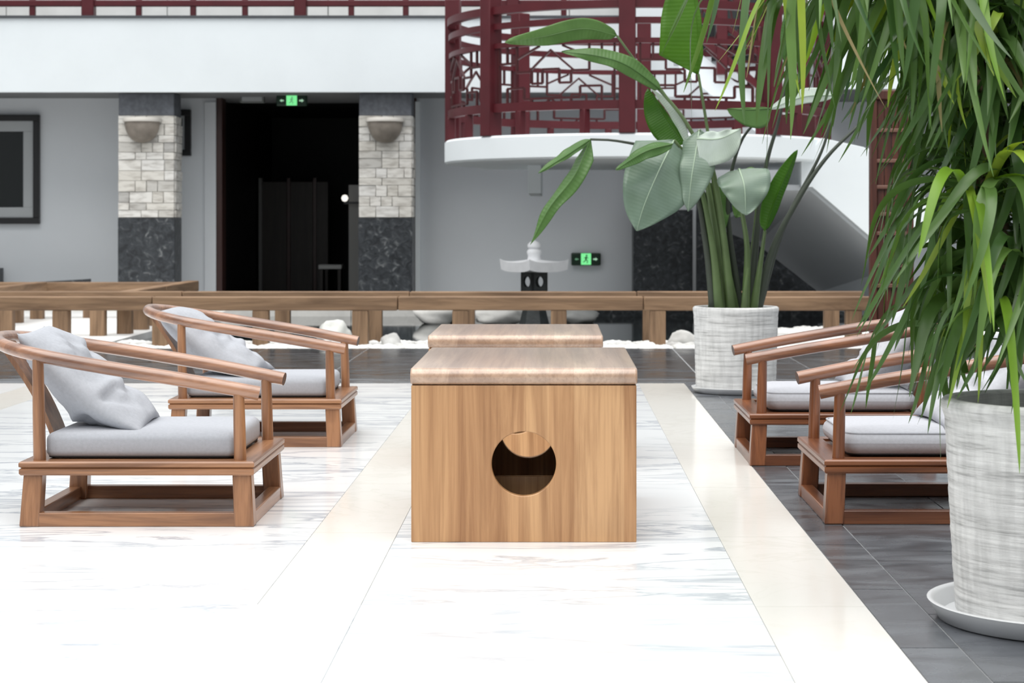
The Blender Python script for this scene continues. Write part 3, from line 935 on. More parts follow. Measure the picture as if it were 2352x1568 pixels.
px_ = [-4.95, -4.12, -3.29, -2.455, -1.625, -.79, .03, .855, 1.68, 2.49]
rail_thing((-5.4, 16.0, 0), (2.78, 16.0, 0), [x + 5.4 for x in px_], .402, 'long low timber railing along the white pebble bed behind the tables')
rail_thing((-5.4, 17.28, 0), (2.78, 17.28, 0), [x + 5.4 for x in px_], .400, 'second low timber railing running just behind the front one over the pond')
rail_thing((-3.95, 17.40, 0), (-3.95, 20.9, 0), [.2, .9, 1.6, 2.4, 3.2], .392, 'short timber railing running back towards the left stone column')
rail_thing((-6.3, 20.6, 0), (-4.05, 20.6, 0), [.3, 1.3, 2.1], .385, 'far short timber railing across the path below the framed window')
rail_thing((-5.5, 17.45, 0), (-5.5, 20.5, 0), [.3, 1.2, 2.1, 2.9], .392, 'timber railing on the outer edge of the pale path at far left')

# ------------------------------------------------------------------ pebble bed and rocks
def blob(rnd, sx, sy, sz, seg=8, ring=5, rough=.18, off=0):
    vs, fs = [], []
    for j in range(ring + 1):
        th = PI * j / ring
        for k in range(seg):
            ph = 2 * PI * k / seg
            p = Vector((math.sin(th) * math.cos(ph), math.sin(th) * math.sin(ph), math.cos(th)))
            f = 1 + rough * noise.noise(p * 1.6 + Vector((off, off * 2, 0)))* 2
            vs.append((p.x * sx * f, p.y * sy * f, p.z * sz * f))
    for j in range(ring):
        for k in range(seg):
            fs.append((j * seg + k, j * seg + (k + 1) % seg, (j + 1) * seg + (k + 1) % seg, (j + 1) * seg + k))
    return vs, fs


bed = MB().box(-3.78, 9, 15.56, 16.54, -.3, -.03).build('pebble_bed_base', M['kerb']); bed.name = 'ground_bed'; tag(bed, kind='structure')
bed2 = MB().box(1.7, 9, 16.56, 18.9, -.28, -.035).build('ground_bed_right', M['kerb']); bed2.name = 'ground_bed.001'; tag(bed2, kind='structure')
pb = MB()
rnd = random.Random(11)
unit = [blob(rnd, 1, 1, 1, 6, 4, .2, k * 3.1) for k in range(5)]
for k in range(3000):
    if k < 1900: x, y = rnd.uniform(-3.7, 4.2), rnd.uniform(15.6, 16.5)
    else: x, y = rnd.uniform(1.75, 4.3), rnd.uniform(16.5, 18.8)
    r = rnd.uniform(.025, .055)
    a = rnd.uniform(0, PI)
    vs, fs = unit[k % 5]
    pb.add([(x + (v[0] * math.cos(a) - v[1] * math.sin(a)) * r * 1.2, y + (v[0] * math.sin(a) + v[1] * math.cos(a)) * r, -.018 + v[2] * r * .6) for v in vs], fs)
tag(pb.build('white_pebbles', M['pebble'], smooth=True, angle=180), 'bed of small white pebbles below the timber railing', 'pebbles', kind='stuff')


def rock(px, py, Y, sx, sy, sz, label, mat, k):
    p = at(px, py, Y)
    vs, fs = blob(random.Random(k), sx, sy, sz, 20, 12, .16, k * 1.7)
    o = MB().add(vs, fs).build('rock', mat, None, smooth=True, angle=180)
    o.location = (p.x, Y, -.03 + sz * .55)
    tag(o, label, 'rock', 'pale rocks by the pond')


rock(768, 770, 16.75, .15, .13, .13, 'grey boulder in the pond behind the far left armchair rail end', M['rock'], 2)
rock(898, 778, 16.1, .085, .07, .075, 'small round white rock left of the timber coffee tables', M['pebble'], 4)
rock(1568, 774, 16.25, .12, .1, .085, 'white rock beside the railing post left of the broad leaf planter', M['pebble'], 7)
rock(1487, 780, 15.8, .08, .06, .04, 'flat white rock at the edge of the pebble bed right of the tables', M['pebble'], 9)
rock(1005, 735, 20.5, .24, .2, .14, 'large pale boulder in the pond left of the stone lantern', M['kerb'], 12)
rock(1148, 735, 20.3, .26, .2, .11, 'broad flat pale boulder in the pond next to the stone lantern', M['kerb'], 15)
rock(1330, 738, 20.6, .2, .15, .09, 'low pale boulder in the pond right of the stone lantern', M['kerb'], 18)

# ------------------------------------------------------------------ stone lantern
YL = 19.0
SL = FPX / YL
lz = lambda py: 1 - (py - VY) / SL
ln = empty('stone_lantern', (at(1227, 700, YL).x, YL, -.1), math.radians(38), 'garden stone lantern with white upturned roof and dark pierced light box', 'lantern')
Z = lambda py: lz(py) + .1
MB().lathe([(.16, 0), (.155, Z(748)), (.125, Z(720)), (.105, Z(700)), (.115, Z(685)), (.135, Z(675))], 6, rot=.3).build('pedestal', M['lantern_dark'], ln)
MB().box(-.125, .125, -.125, .125, Z(675), Z(671)).build('platform', M['lantern_dark'], ln)
s = .19
for k in range(4):
    f = MB().hole_plate(s, Z(624) - Z(671), .022, (Z(624) - Z(671)) * .52, .055, 28, y=-s / 2).build('light_box_side', M['lantern_dark'], ln, smooth=True)
    f.location = (0, 0, Z(671)); f.rotation_euler = (0, 0, k * PI / 2)
# roof: square, eaves curving up at the corners
N = 24
vs, fs = [], []
for i in range(N + 1):
    for j in range(N + 1):
        x, y = -1 + 2 * i / N, -1 + 2 * j / N
        m_ = max(abs(x), abs(y)); c_ = abs(x * y)
        top = Z(602) + .040 * (1 - m_) ** 1.6 + .034 * c_ ** 3
        vs.append((x * .245, y * .245, top))
for i in range(N + 1):
    for j in range(N + 1):
        x, y = -1 + 2 * i / N, -1 + 2 * j / N
        c_ = abs(x * y)
        vs.append((x * .235, y * .235, Z(625) + .024 * c_ ** 3 + .004 * max(abs(x), abs(y))))
n1 = (N + 1) ** 2
for i in range(N):
    for j in range(N):
        a, b2, c2, d2 = i * (N + 1) + j, (i + 1) * (N + 1) + j, (i + 1) * (N + 1) + j + 1, i * (N + 1) + j + 1
        fs += [(a, b2, c2, d2), (n1 + d2, n1 + c2, n1 + b2, n1 + a)]
for i in range(N):
    for (a, b2) in ((i * (N + 1), (i + 1) * (N + 1)), (i * (N + 1) + N, (i + 1) * (N + 1) + N), (i, i + 1), (N * (N + 1) + i, N * (N + 1) + i + 1)):
        fs.append((a, b2, n1 + b2, n1 + a))
MB().add(vs, fs).build('roof', M['white_stone'], ln, smooth=True, angle=45)
MB().lathe([(.075, Z(600)), (.068, Z(594)), (.062, Z(588)), (.072, Z(582)), (.075, Z(578)), (.066, Z(574)), (.05, Z(572)), (.068, Z(567)), (.066, Z(561)), (.045, Z(556)), (.0, Z(551))], 24).build('finial', M['white_stone'], ln, smooth=True)

# ------------------------------------------------------------------ brown timber post with rungs
tp = empty('timber_post', (at(2047, 700, 15.4).x, 15.4, -.02), label='tall red brown slatted timber post with light rungs behind the strap leaf plant', cat='post')
k_ = 15.4 / FPX
hw = 42 * k_
for sx in (-1, 1):
    MB().box(sx * hw - .026, sx * hw + .026, -.05, .05, 0, 2.05).build('stile', M['brown_post'], tp, bevel=.006)
for i in range(4):
    x = -hw + .06 + i * (2 * hw - .12) / 3
    MB().box(x - .026, x + .026, -.02, .03, 0, 2.02).build('slat', M['brown_post'], tp, bevel=.004)
for py in (300, 370, 430, 492, 536, 610, 656, 740):
    z = 1.02 - (py - VY) * k_
    MB().box(-hw + .01, hw - .02, -.045, -.02, z - .016, z + .016).build('rung', M['brown_rung'], tp, bevel=.006)
MB().box(-hw - .03, hw + .03, -.06, .06, 2.02, 2.1).build('cap', M['brown_post'], tp, bevel=.01)

# ------------------------------------------------------------------ coffee tables
def make_table():
    e = empty('coffee_table', (0, 0, 0))
    W, D, H, T = .710, 1.03, .549, .032
    zt = .494
    y0 = -D / 2
    MB().hole_plate(W, zt, T, .247, .1015, 96, y=y0).build('end_panel', M['table_z'], e, smooth=True, bevel=.003)
    MB().hole_plate(W, zt, T, .247, .1015, 96, y=-y0 - T).build('end_panel', M['table_z'], e, smooth=True, bevel=.003)
    for sx in (-1, 1):
        MB().box(sx * (W / 2 - .011) - .011, sx * (W / 2 - .011) + .011, y0 + T, -y0 - T, .0, zt).build('side_panel', M['table_z'], e)
    # top with rounded front and back noses
    r = .0275
    prof = []
    hy = D / 2 + .010
    for k in range(13):
        a = -PI / 2 + PI * k / 12
        prof.append((hy - r + r * math.cos(a), zt + r + r * math.sin(a)))
    prof += [(-p[0], p[1]) for p in reversed(prof)]
    MB().prism(prof, 0, -W / 2 - .003, W / 2 + .003).build('table_top', M['table_y'], e, smooth=True, bevel=.007, bseg=3)
    MB().box(-W / 2 + .022, W / 2 - .022, y0 + .20, y0 + .225, .0, .182).build('cross_board', M['table_z'], e, bevel=.004)
    return e


t1 = make_table()
t1.location = (-.0985, 6.036 + .515, 0)
tag(t1, 'nearest square timber coffee table with a round hole in its front panel', 'table', 'coffee tables')
t2 = copy_tree(t1)
t2.scale = (1.0, .86, 1.0)
t2.location = (-.162, 7.83 + .515 * .86, 0)
t2['label'] = 'second timber coffee table, mostly hidden behind the nearest one'

# ------------------------------------------------------------------ low horseshoe armchairs
CHW, CHD, SEAT = .355, .389, .216


def make_chair(tone=''):
    e = empty('low_armchair', (0, 0, 0))
    lw = .062
    for sx in (-1, 1):
        for sy in (-1, 1):
            def sq(o, w):
                x1, y1 = sx * (CHD - o), sy * (CHW - o)
                x0, y0 = sx * (CHD - o - w), sy * (CHW - o - w)
                xa, xb, ya, yb = min(x0, x1), max(x0, x1), min(y0, y1), max(y0, y1)
                return [(xa, ya), (xb, ya), (xb, yb), (xa, yb)]
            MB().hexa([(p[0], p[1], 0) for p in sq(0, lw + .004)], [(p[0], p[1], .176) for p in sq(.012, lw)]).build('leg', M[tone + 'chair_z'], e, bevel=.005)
    for sy in (-1, 1):
        yc = sy * (CHW - .026)
        MB().box(-CHD + lw, CHD - lw, yc - .022, yc + .022, .0, .046).build('stretcher', M[tone + 'chair_x'], e, bevel=.003)
    for sx in (-1, 1):
        xc = sx * (CHD - .026)
        MB().box(xc - .022, xc + .022, -CHW + lw, CHW - lw, .0, .046).build('stretcher', M[tone + 'chair_y'], e, bevel=.003)
    # seat frame: four mitred rails with a moulded outer edge
    prof = [(.006, .170), (.001, .176), (.001, .190), (.008, .1945), (.0, .199), (.0, .211), (.005, SEAT), (.082, SEAT), (.082, .178), (.060, .170)]
    hx, hy = CHD + .001, CHW + .001
    for k in range(4):
        q0, q1 = [], []
        for ins, z in prof:
            a, b2 = hx - ins, hy - ins
            c4 = [(-a, -b2), (a, -b2), (a, b2), (-a, b2)]
            q0.append((*c4[k], z)); q1.append((*c4[(k + 1) % 4], z))
        n = len(prof)
        MB().add(q0 + q1, [tuple(range(n)), tuple(range(2 * n - 1, n - 1, -1))] + [(i, n + i, n + (i + 1) % n, (i + 1) % n) for i in range(n)]).build('seat_rail', M[tone + 'chair_x'] if k % 2 == 0 else M[tone + 'chair_y'], e, smooth=True, angle=30)
    MB().box(-CHD + .075, CHD - .075, -CHW + .075, CHW - .075, .190, .209).build('seat_panel', M[tone + 'chair_x'], e)
    half = [(.398, .296, .437), (.336, .304, .449), (.15, .324, .484), (-.05, .334, .517), (-.22, .326, .545), (-.345, .298, .566), (-.455, .232, .586), (-.525, .125, .601), (-.547, 0, .607)]
    path = [Vector((x, -y, z)) for x, y, z in half] + [Vector(p) for p in reversed(half[:-1])]
    sp = spline(path, 61)
    rads = [.0225 + .0015 * abs(i - 30) / 30 for i in range(61)]
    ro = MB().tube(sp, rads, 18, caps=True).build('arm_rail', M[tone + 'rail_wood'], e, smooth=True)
    ro.data.materials.append(M['chair_end'])
    for p in ro.data.polygons:
        if len(p.vertices) > 4: p.material_index = 1
    for sy in (-1, 1):
        for (bx_, tx, by, ty, tz) in ((.336, .330, .305, .304, .445), (-.333, -.341, .305, .299, .562)):
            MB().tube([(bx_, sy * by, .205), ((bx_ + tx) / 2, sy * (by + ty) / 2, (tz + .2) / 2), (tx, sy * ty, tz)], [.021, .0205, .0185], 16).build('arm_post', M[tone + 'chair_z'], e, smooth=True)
    # splat leaning back, gently curved
    cur = spline([(-.325, 0, .205), (-.372, 0, .33), (-.435, 0, .45), (-.535, 0, .596)], 14)
    vs, fs = [], []
    for i, c in enumerate(cur):
        t = cur[min(i + 1, 13)] - cur[max(i - 1, 0)]
        nrm = Vector((t.z, 0, -t.x)).normalized() * .008
        for y, sg in ((-.078, -1), (.078, -1), (.078, 1), (-.078, 1)):
            vs.append((c.x + nrm.x * sg, y, c.z + nrm.z * sg))
    for i in range(13):
        for k in range(4):
            fs.append((i * 4 + k, i * 4 + (k + 1) % 4, i * 4 + 4 + (k + 1) % 4, i * 4 + 4 + k))
    fs += [(3, 2, 1, 0), (52, 53, 54, 55)]
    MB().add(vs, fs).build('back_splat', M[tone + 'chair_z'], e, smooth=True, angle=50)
    return e


def make_cushion(soft):
    hx, hy, h = .318, .279, .088
    N1 = 22
    vs, fs = [], []
    r = .045 if soft else .026
    nz = 8
    # rounded slab: rings over the cross section
    rings = []
    prof = []
    for k in range(7):
        a = -PI / 2 + PI / 2 * k / 6
        prof.append((r - r * math.cos(a), r + r * math.sin(a)))
    for k in range(7):
        a = PI / 2 * k / 6
        prof.append((r - r * math.cos(a), h - r + r * math.sin(a)))
    prof = [(.10, 0.0)] + prof + [(.10, h + .004), (.2, h + .006)]
    seg = 40
    def ring(ins, z):
        out = []
        cr = .05 if soft else .022
        a, b2 = hx - ins, hy - ins
        c = max(cr - ins * .2, .015)
        for q in range(4):
            cx_, cy_ = [(a - c, b2 - c), (-a + c, b2 - c), (-a + c, -b2 + c), (a - c, -b2 + c)][q]
            for k in range(10):
                an = q * PI / 2 + PI / 2 * k / 9
                out.append((cx_ + c * math.cos(an), cy_ + c * math.sin(an), z))
        return out
    for ins, z in prof: vs += ring(ins, z)
    m = len(prof)
    for i in range(m - 1):
        for k in range(seg):
            fs.append((i * seg + k, i * seg + (k + 1) % seg, (i + 1) * seg + (k + 1) % seg, (i + 1) * seg + k))
    fs += [tuple(range(seg - 1, -1, -1)), tuple(range((m - 1) * seg, m * seg))]
    for i, v in enumerate(vs):
        f = noise.noise(Vector(v) * 7) * .004 * (1.6 if soft else .8)
        vs[i] = (v[0], v[1], v[2] + (f if v[2] > .02 else 0))
    o = MB().add(vs, fs).build('seat_cushion', M['fabric'] if not soft else M['fabric_light'], None, smooth=True, angle=60)
    for z in (.0055,) + ((h - .012,) if soft else ()):
        ins = (r - math.sqrt(max(0, r * r - (r - z) ** 2))) if z < r else (r - math.sqrt(max(0, r * r - (z - h + r) ** 2)))
        pts = [(p[0], p[1], z + .001) for p in ring(ins - .001, z)]
        MB().tube(pts + [pts[0]], .0035, 6, caps=False).build('piping', M['piping'] if z < r else M['fabric'], o, smooth=True)
    return o


def make_pillow(seed, a=.268, th=.086):
    rnd = random.Random(seed)
    N = 40
    off = Vector((seed * 3.7, seed * 1.3, seed))
    creases = [(rnd.uniform(-.5, .6), rnd.uniform(-.6, .6), rnd.uniform(.9, 2.3), rnd.uniform(.3, .6), rnd.uniform(.07, .13), rnd.uniform(.008, .016)) for _ in range(7)]
    vs, fs = [], []
    for sd in (1, -1):
        for i in range(N + 1):
            for j in range(N + 1):
                s, t = -1 + 2 * i / N, -1 + 2 * j / N
                x = a * s * (1 - .06 * (1 - t * t) ** 1.0 * abs(s))
                y = .235 * t * (1 - .07 * (1 - s * s) ** 1.0 * abs(t))
                k = ((1 - s * s) * (1 - t * t))
                z = th * (k ** .52)
                # creases running in from the corners and a slump fold
                p = Vector((s * 2.2, t * 5.0, 0)) + off
                e_ = min(1, 3 * (1 - max(abs(s), abs(t))))
                for c0, c1, an, ln_, wd, am in creases:
                    du, dv = (s - c0) * math.cos(an) + (t - c1) * math.sin(an), -(s - c0) * math.sin(an) + (t - c1) * math.cos(an) + .35 * ((s - c0) * math.cos(an)) ** 2
                    z += e_ * am * math.exp(-(du / ln_) ** 2) * (math.exp(-((dv - wd) / wd) ** 2) - 1.3 * math.exp(-(dv / wd) ** 2))
                z += e_ * (.012 * noise.noise(p) + .016 * noise.ridged_multi_fractal(Vector((s * .9 + .6 * t, t * 1.7 - .5 * s, sd)) + off, 1, 2, 2, 1, 2) - .014)
                z = max(z, .0)
                bend = .03 * (s * s - .3) + .05 * max(0, s - .2) ** 1.5 - .02 * max(0, -s - .4)
                vs.append((x, y, sd * z + bend + .008 * math.sin(3 * t + seed)))
    n1 = (N + 1) ** 2
    for q in range(2):
        for i in range(N):
            for j in range(N):
                a_, b2, c2, d2 = [q * n1 + v for v in (i * (N + 1) + j, (i + 1) * (N + 1) + j, (i + 1) * (N + 1) + j + 1, i * (N + 1) + j + 1)]
                fs.append((a_, b2, c2, d2) if q == 0 else (d2, c2, b2, a_))
    me = MB().add(vs, fs)
    o = me.build('throw_pillow', M['fabric'], None, smooth=True, angle=70)
    bm = bmesh.new(); bm.from_mesh(o.data)
    bmesh.ops.remove_doubles(bm, verts=bm.verts, dist=.0008)
    bmesh.ops.recalc_face_normals(bm, faces=bm.faces)
    bm.to_mesh(o.data); bm.free()
    return o


spots = [
    (-1.386, 6.695, 0.0, 'nearest one left of the tables', 'front left', False),
    (-1.350, 8.965, 0.0, 'farther one left of the tables', 'rear left', False),
    (1.288, 6.745, PI, 'half hidden by the big white planter', 'front right', True),
    (1.196, 8.295, PI, 'in front of the smaller round planter', 'rear right', True)]
chair0, chair1 = make_chair(), make_chair('dark_')  # second chair: same wood with shade painted into its tone
wheres = ['nearest left of the tables', 'farther left of the tables', 'half hidden by the big planter', 'in front of the smaller planter']
for i, (x, y, rz, where, nm, soft) in enumerate(spots):
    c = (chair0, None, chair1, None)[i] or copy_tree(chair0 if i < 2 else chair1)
    c.location = (x, y, 0); c.rotation_euler = (0, 0, rz)
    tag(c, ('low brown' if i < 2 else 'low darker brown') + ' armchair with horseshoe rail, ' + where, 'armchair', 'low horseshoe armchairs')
    cu = make_cushion(soft)
    cu.location = (x + (-.004 if rz == 0 else .004), y, SEAT + .001); cu.rotation_euler = (0, 0, rz)
    tag(cu, 'grey square seat cushion on the armchair ' + wheres[i], 'cushion', 'grey seat cushions')
    pl = make_pillow(i + 1)
    if soft: pl.data.materials[0] = M['fabric_light']
    tilt = math.radians((44, 38, 44, 47)[i])
    roll = math.radians((4, -5, 3, -4)[i])
    lx, lzv = ((-.252, .447), (-.25, .437), (-.252, .45), (-.262, .466))[i]
    # local x of the pillow runs from the top edge down to the front edge
    mt = Matrix.Translation((x, y, 0)) @ Matrix.Rotation(rz, 4, 'Z') @ Matrix.Translation((lx, 0, lzv)) @ Matrix.Rotation(roll, 4, 'Z') @ Matrix.Rotation(tilt, 4, 'Y')
    low = min((mt @ v.co).z for v in pl.data.vertices)
    mt = Matrix.Translation((0, 0, max(0, SEAT + .088 - .012 - low))) @ mt
    pl.matrix_world = mt
    tag(pl, 'crumpled grey throw pillow in the armchair ' + wheres[i], 'pillow', 'grey throw pillows')

# ------------------------------------------------------------------ planters
def planter(loc, rt, rb, h, lip, label, saucer_label, sr, sh):
    e = empty('potted_plant', (loc[0], loc[1], .0), label=label, cat='plant')
    z0 = .012
    prof = [(rb - .01, z0), (rb, z0 + .012)]
    n = 46
    for k in range(1, n):
        t = k / n
        z = z0 + .012 + (h - .05 - z0) * t
        prof.append((rb + (rt - rb) * t ** .9 + .0006 * math.sin(k * 2.1) + .0006 * math.sin(k * .77), z))
    prof += [(rt + lip * .5, h - .035), (rt + lip, h - .022), (rt + lip, h - .008), (rt + lip - .008, h), (rt - .022, h), (rt - .028, h - .01), (rt - .03, h - .07), (0, h - .07)]
    MB().lathe(prof, 96).build('pot', M['pot'], e, smooth=True, angle=60)
    so = MB()
    vs, fs = [], []
    for j in range(7):
        for k in range(32):
            r = (rt - .031) * j / 6; a = 2 * PI * k / 32
            vs.append((r * math.cos(a), r * math.sin(a), h - .045 + .012 * noise.noise(Vector((r * 14 * math.cos(a), r * 14 * math.sin(a), 3)))))
    for j in range(6):
        for k in range(32): fs.append((j * 32 + k, j * 32 + (k + 1) % 32, (j + 1) * 32 + (k + 1) % 32, (j + 1) * 32 + k))
    so.add(vs, fs).build('soil', M['soil'], e, smooth=True, angle=180)
    s_ = MB().lathe([(sr * .86, .0), (sr * .93, .004), (sr, sh - .006), (sr + .004, sh), (sr - .006, sh + .002), (sr - .014, sh - .006), (sr * .9, .010), (0, .010)], 96).build('plant_saucer', M['saucer'], None, smooth=True, angle=60)
    s_.location = (loc[0], loc[1], 0)
    tag(s_, saucer_label, 'saucer', 'white plant saucers')
    return e


YP = 11.46
SP = FPX / YP
pB = planter(((1690 - VX) / SP, YP), .252, .238, .512, .004, 'broad leaf plant in a round whitewashed pot behind the right armchairs', 'white saucer under the broad leaf plant farther back', .262, .035)
pA = planter((1.281, 4.85), .290, .262, .560, .009, 'tall strap leaf plant in a big brushed white planter at the right edge', 'white saucer under the big planter at the right edge', .330, .05)


# ------------------------------------------------------------------ broad leaf plant: blades on long stalks
def blade(mid, wl, wr, roll=0.0, fold=20, wave=.012, prof='oval', n=26, m=6, seed=0):
    """mid: midrib from base to tip. wl / wr: half widths left and right of the direction of growth (in metres)."""
    sp = spline(mid, n)
    vs, uv, fs = [], [], []
    for i, p in enumerate(sp):
        t = i / (n - 1)
        d = (sp[min(i + 1, n - 1)] - sp[max(i - 1, 0)]).normalized()
        side = Vector((d.z, 0, -d.x))
        if side.length < .05: side = Vector((1, 0, 0))
        side.normalize()
        side = (side * math.cos(roll) + Vector((0, 1, 0)) * math.sin(roll))
        side = (side - d * side.dot(d)).normalized()
        nrm = side.cross(d).normalized()
        if nrm.y > 0: nrm = -nrm                     # fold away from the viewer's side of the blade
        if prof == 'oval': k = max(0.0, math.sin(PI * min(1, t ** .72))) ** .62
        elif prof == 'heart': k = min(1, (t * 9 + .55)) * max(0, 1 - t ** 2.6) ** .8 * (1 if t > .02 else .8)
        else: k = min(1, t * 6 + .06) * max(0, 1 - t ** 3.2) ** .9
        k = max(k, .02)
        for j in range(-m, m + 1):
            u = j / m
            w = (wr if u > 0 else wl) * k * abs(u)
            a = math.radians(fold) * (1 - .35 * abs(u))
            q = p + side * (math.copysign(1, u) * w * math.cos(a)) - nrm * (w * math.sin(a))
            q = q + nrm * (wave * abs(u) ** 1.5 * (math.sin(t * 17 + seed + (0 if u > 0 else 2)) + noise.noise(Vector((t * 6, u * 2, seed)))))
            vs.append(q); uv.append((u, t))
    w_ = 2 * m + 1
    for i in range(n - 1):
        for j in range(w_ - 1):
            fs.append((i * w_ + j, i * w_ + j + 1, (i + 1) * w_ + j + 1, (i + 1) * w_ + j))
    return vs, fs, uv, sp


def leaf_part(parent, mid, wl, wr, mat, roll=0.0, fold=20, wave=.012, prof='oval', seed=0, rib=.0045, Yd=None):
    org = parent.location
    mid = [Vector(p) - org for p in mid]
    vs, fs, uv, sp = blade(mid, wl, wr, roll, fold, wave, prof, seed=seed)
    me = bpy.data.meshes.new('leaf')
    me.from_pydata([tuple(v) for v in vs], [], fs)
    me.materials.append(mat)
    lay = me.uv_layers.new(name='blade')
    for lp in me.loops: lay.data[lp.index].uv = uv[lp.vertex_index]
    me.polygons.foreach_set('use_smooth', [True] * len(me.polygons))
    o = bpy.data.objects.new('leaf', me); COL.objects.link(o); o.parent = parent
    s_ = o.modifiers.new('thick', 'SOLIDIFY'); s_.thickness = .0012
    MB().tube([p + Vector((0, -.001, 0)) for p in sp], [rib * (1 - .85 * i / (len(sp) - 1)) for i in range(len(sp))], 6).build('midrib', M['midrib'] if mat in (M['leaf_grey'], M['leaf_white']) else mat, o, smooth=True)
    return o


def P(px, py, dy=0.0): return at(px, py, YP + dy)


def stalk(parent, pts, r0, r1, mat):
    org = parent.location
    sp = spline([Vector(p) - org for p in pts], 28)
    n = len(sp)
    MB().tube(sp, [r1 + (r0 - r1) * (1 - i / (n - 1)) ** 1.5 for i in range(n)], 10).build('stalk', mat, parent, smooth=True)


m_ = lambda px: px / SP
LB = [
    # midrib (px, py, depth offset), left, right half widths px, material, roll, fold, wave, profile
    ([(1604, 170, 0), (1602, 60, .02), (1583, -95, .1)], 92, 12, 'leaf_bright', .25, 8, .004, 'long'),
    ([(1417, 82, .0), (1340, 66, -.08), (1250, 84, -.15), (1160, 97, -.18)], 27, 25, 'leaf_green', -.35, 14, .006, 'oval'),
    ([(1518, 205, 0), (1440, 150, -.08), (1370, 128, -.12), (1290, 119, -.14)], 20, 26, 'leaf_green', .35, 18, .006, 'oval'),
    ([(1572, 330, .06), (1528, 268, .1), (1488, 203, .15)], 48, 10, 'leaf_bright', .2, 10, .003, 'oval'),
    ([(1576, 330, .05), (1540, 265, .08), (1497, 206, .12)], 2, 22, 'leaf_white', -.6, 10, .003, 'oval'),
    ([(1356, 320, -.2), (1308, 352, -.3), (1236, 398, -.34)], 8, 22, 'leaf_green', .5, 40, .004, 'oval'),
    ([(1356, 320, -.2), (1322, 400, -.3), (1262, 478, -.36), (1218, 562, -.38)], 24, 30, 'leaf_green', .5, 48, .006, 'long'),
    ([(1548, 322, -.18), (1512, 395, -.30), (1480, 470, -.34), (1462, 530, -.34)], 100, 78, 'leaf_grey', .0, 16, .010, 'long'),
    ([(1545, 330, -.36), (1482, 348, -.42), (1414, 390, -.44)], 18, 26, 'leaf_green', .6, 40, .004, 'oval'),
    ([(1606, 298, -.2), (1598, 350, -.26), (1588, 410, -.30), (1580, 485, -.30)], 52, 34, 'leaf_grey', .25, 18, .012, 'long'),
    ([(1600, 318, -.24), (1652, 318, -.3), (1702, 296, -.3)], 20, 62, 'leaf_white', -.25, 14, .012, 'long'),
    ([(1698, 388, -.28), (1710, 430, -.36), (1713, 494, -.36)], 66, 56, 'leaf_grey', .0, 16, .008, 'heart'),
    ([(1756, 530, -.2), (1786, 445, -.25), (1832, 344, -.26)], 26, 20, 'leaf_bright', .3, 35, .002, 'oval'),
    ([(1768, 249, -.05), (1722, 252, -.15), (1670, 250, -.2)], 44, 6, 'leaf_green', .3, 10, .003, 'oval'),
    ([(1915, 218, .05), (1845, 222, .02), (1768, 250, 0)], 17, 20, 'leaf_white', .2, 12, .003, 'oval'),
    ([(1632, 420, .06), (1650, 470, .05), (1655, 545, .02)], 28, 26, 'leaf_green', .3, 22, .004, 'long'),
    ([(1745, 395, .08), (1720, 420, .1), (1690, 500, .1)], 40, 34, 'leaf_green', .3, 22, .004, 'oval'),
    ([(1815, 150, .1), (1835, 60, .1), (1830, -60, .15)], 40, 34, 'leaf_green', .3, 20, .006, 'oval'),
]
for i, (mid, wl, wr, mt, ro, fo, wa, pr) in enumerate(LB):
    leaf_part(pB, [P(*q) for q in mid], m_(wl), m_(wr), M[mt], ro, fo, wa, pr, seed=i * 1.3)
ST = [
    ([(1690, 712, 0), (1652, 520, .0), (1628, 320, 0), (1604, 170, 0)], .024, .008, 'stalk'),
    ([(1648, 712, .02), (1640, 520, .04), (1592, 310, .04), (1478, 165, .02), (1417, 82, 0)], .028, .007, 'stalk'),
    ([(1662, 712, -.03), (1642, 520, -.02), (1602, 330, 0), (1518, 205, 0)], .028, .008, 'stalk'),
    ([(1668, 712, .05), (1640, 520, .06), (1574, 330, .06)], .026, .008, 'stalk_dark'),
    ([(1640, 712, -.05), (1622, 560, -.08), (1590, 420, -.1), (1500, 346, -.14), (1420, 324, -.18), (1356, 320, -.2)], .03, .007, 'stalk_dark'),
    ([(1652, 712, -.08), (1636, 560, -.1), (1598, 390, -.12), (1548, 322, -.18)], .03, .010, 'stalk'),
    ([(1680, 712, -.06), (1662, 540, -.1), (1640, 400, -.12), (1606, 298, -.2)], .03, .010, 'stalk'),
    ([(1712, 712, -.06), (1716, 570, -.1), (1700, 460, -.16), (1698, 388, -.28)], .028, .009, 'stalk'),
    ([(1730, 712, -.05), (1746, 610, -.1), (1757, 530, -.2)], .028, .010, 'stalk'),
    ([(1700, 712, .05), (1672, 480, .05), (1700, 330, 0), (1768, 249, -.05)], .026, .007, 'stalk_dark'),
    ([(1722, 712, .06), (1752, 420, .08), (1790, 270, .09), (1815, 150, .1)], .026, .008, 'stalk_dark'),
    ([(1740, 712, .0), (1776, 570, .02), (1838, 450, .04), (1900, 360, .05), (1975, 285, .08)], .028, .010, 'stalk_dark'),
    ([(1742, 712, .05), (1800, 520, .06), (1890, 340, .06), (1915, 218, .05)], .022, .007, 'stalk_dark'),
    ([(1655, 712, .1), (1646, 540, .1), (1632, 420, .06)], .026, .010, 'stalk'),
    ([(1715, 712, .1), (1735, 520, .1), (1745, 395, .08)], .026, .010, 'stalk'),
    ([(1634, 712, .0), (1634, 640, .0), (1630, 560, .0)], .022, .010, 'stalk'),
    ([(1708, 712, -.14), (1712, 660, -.14), (1718, 615, -.14)], .02, .010, 'stalk'),
]
for pts, r0, r1, mt in ST:
    stalk(pB, [P(*q) for q in pts], r0, r1, M[mt])

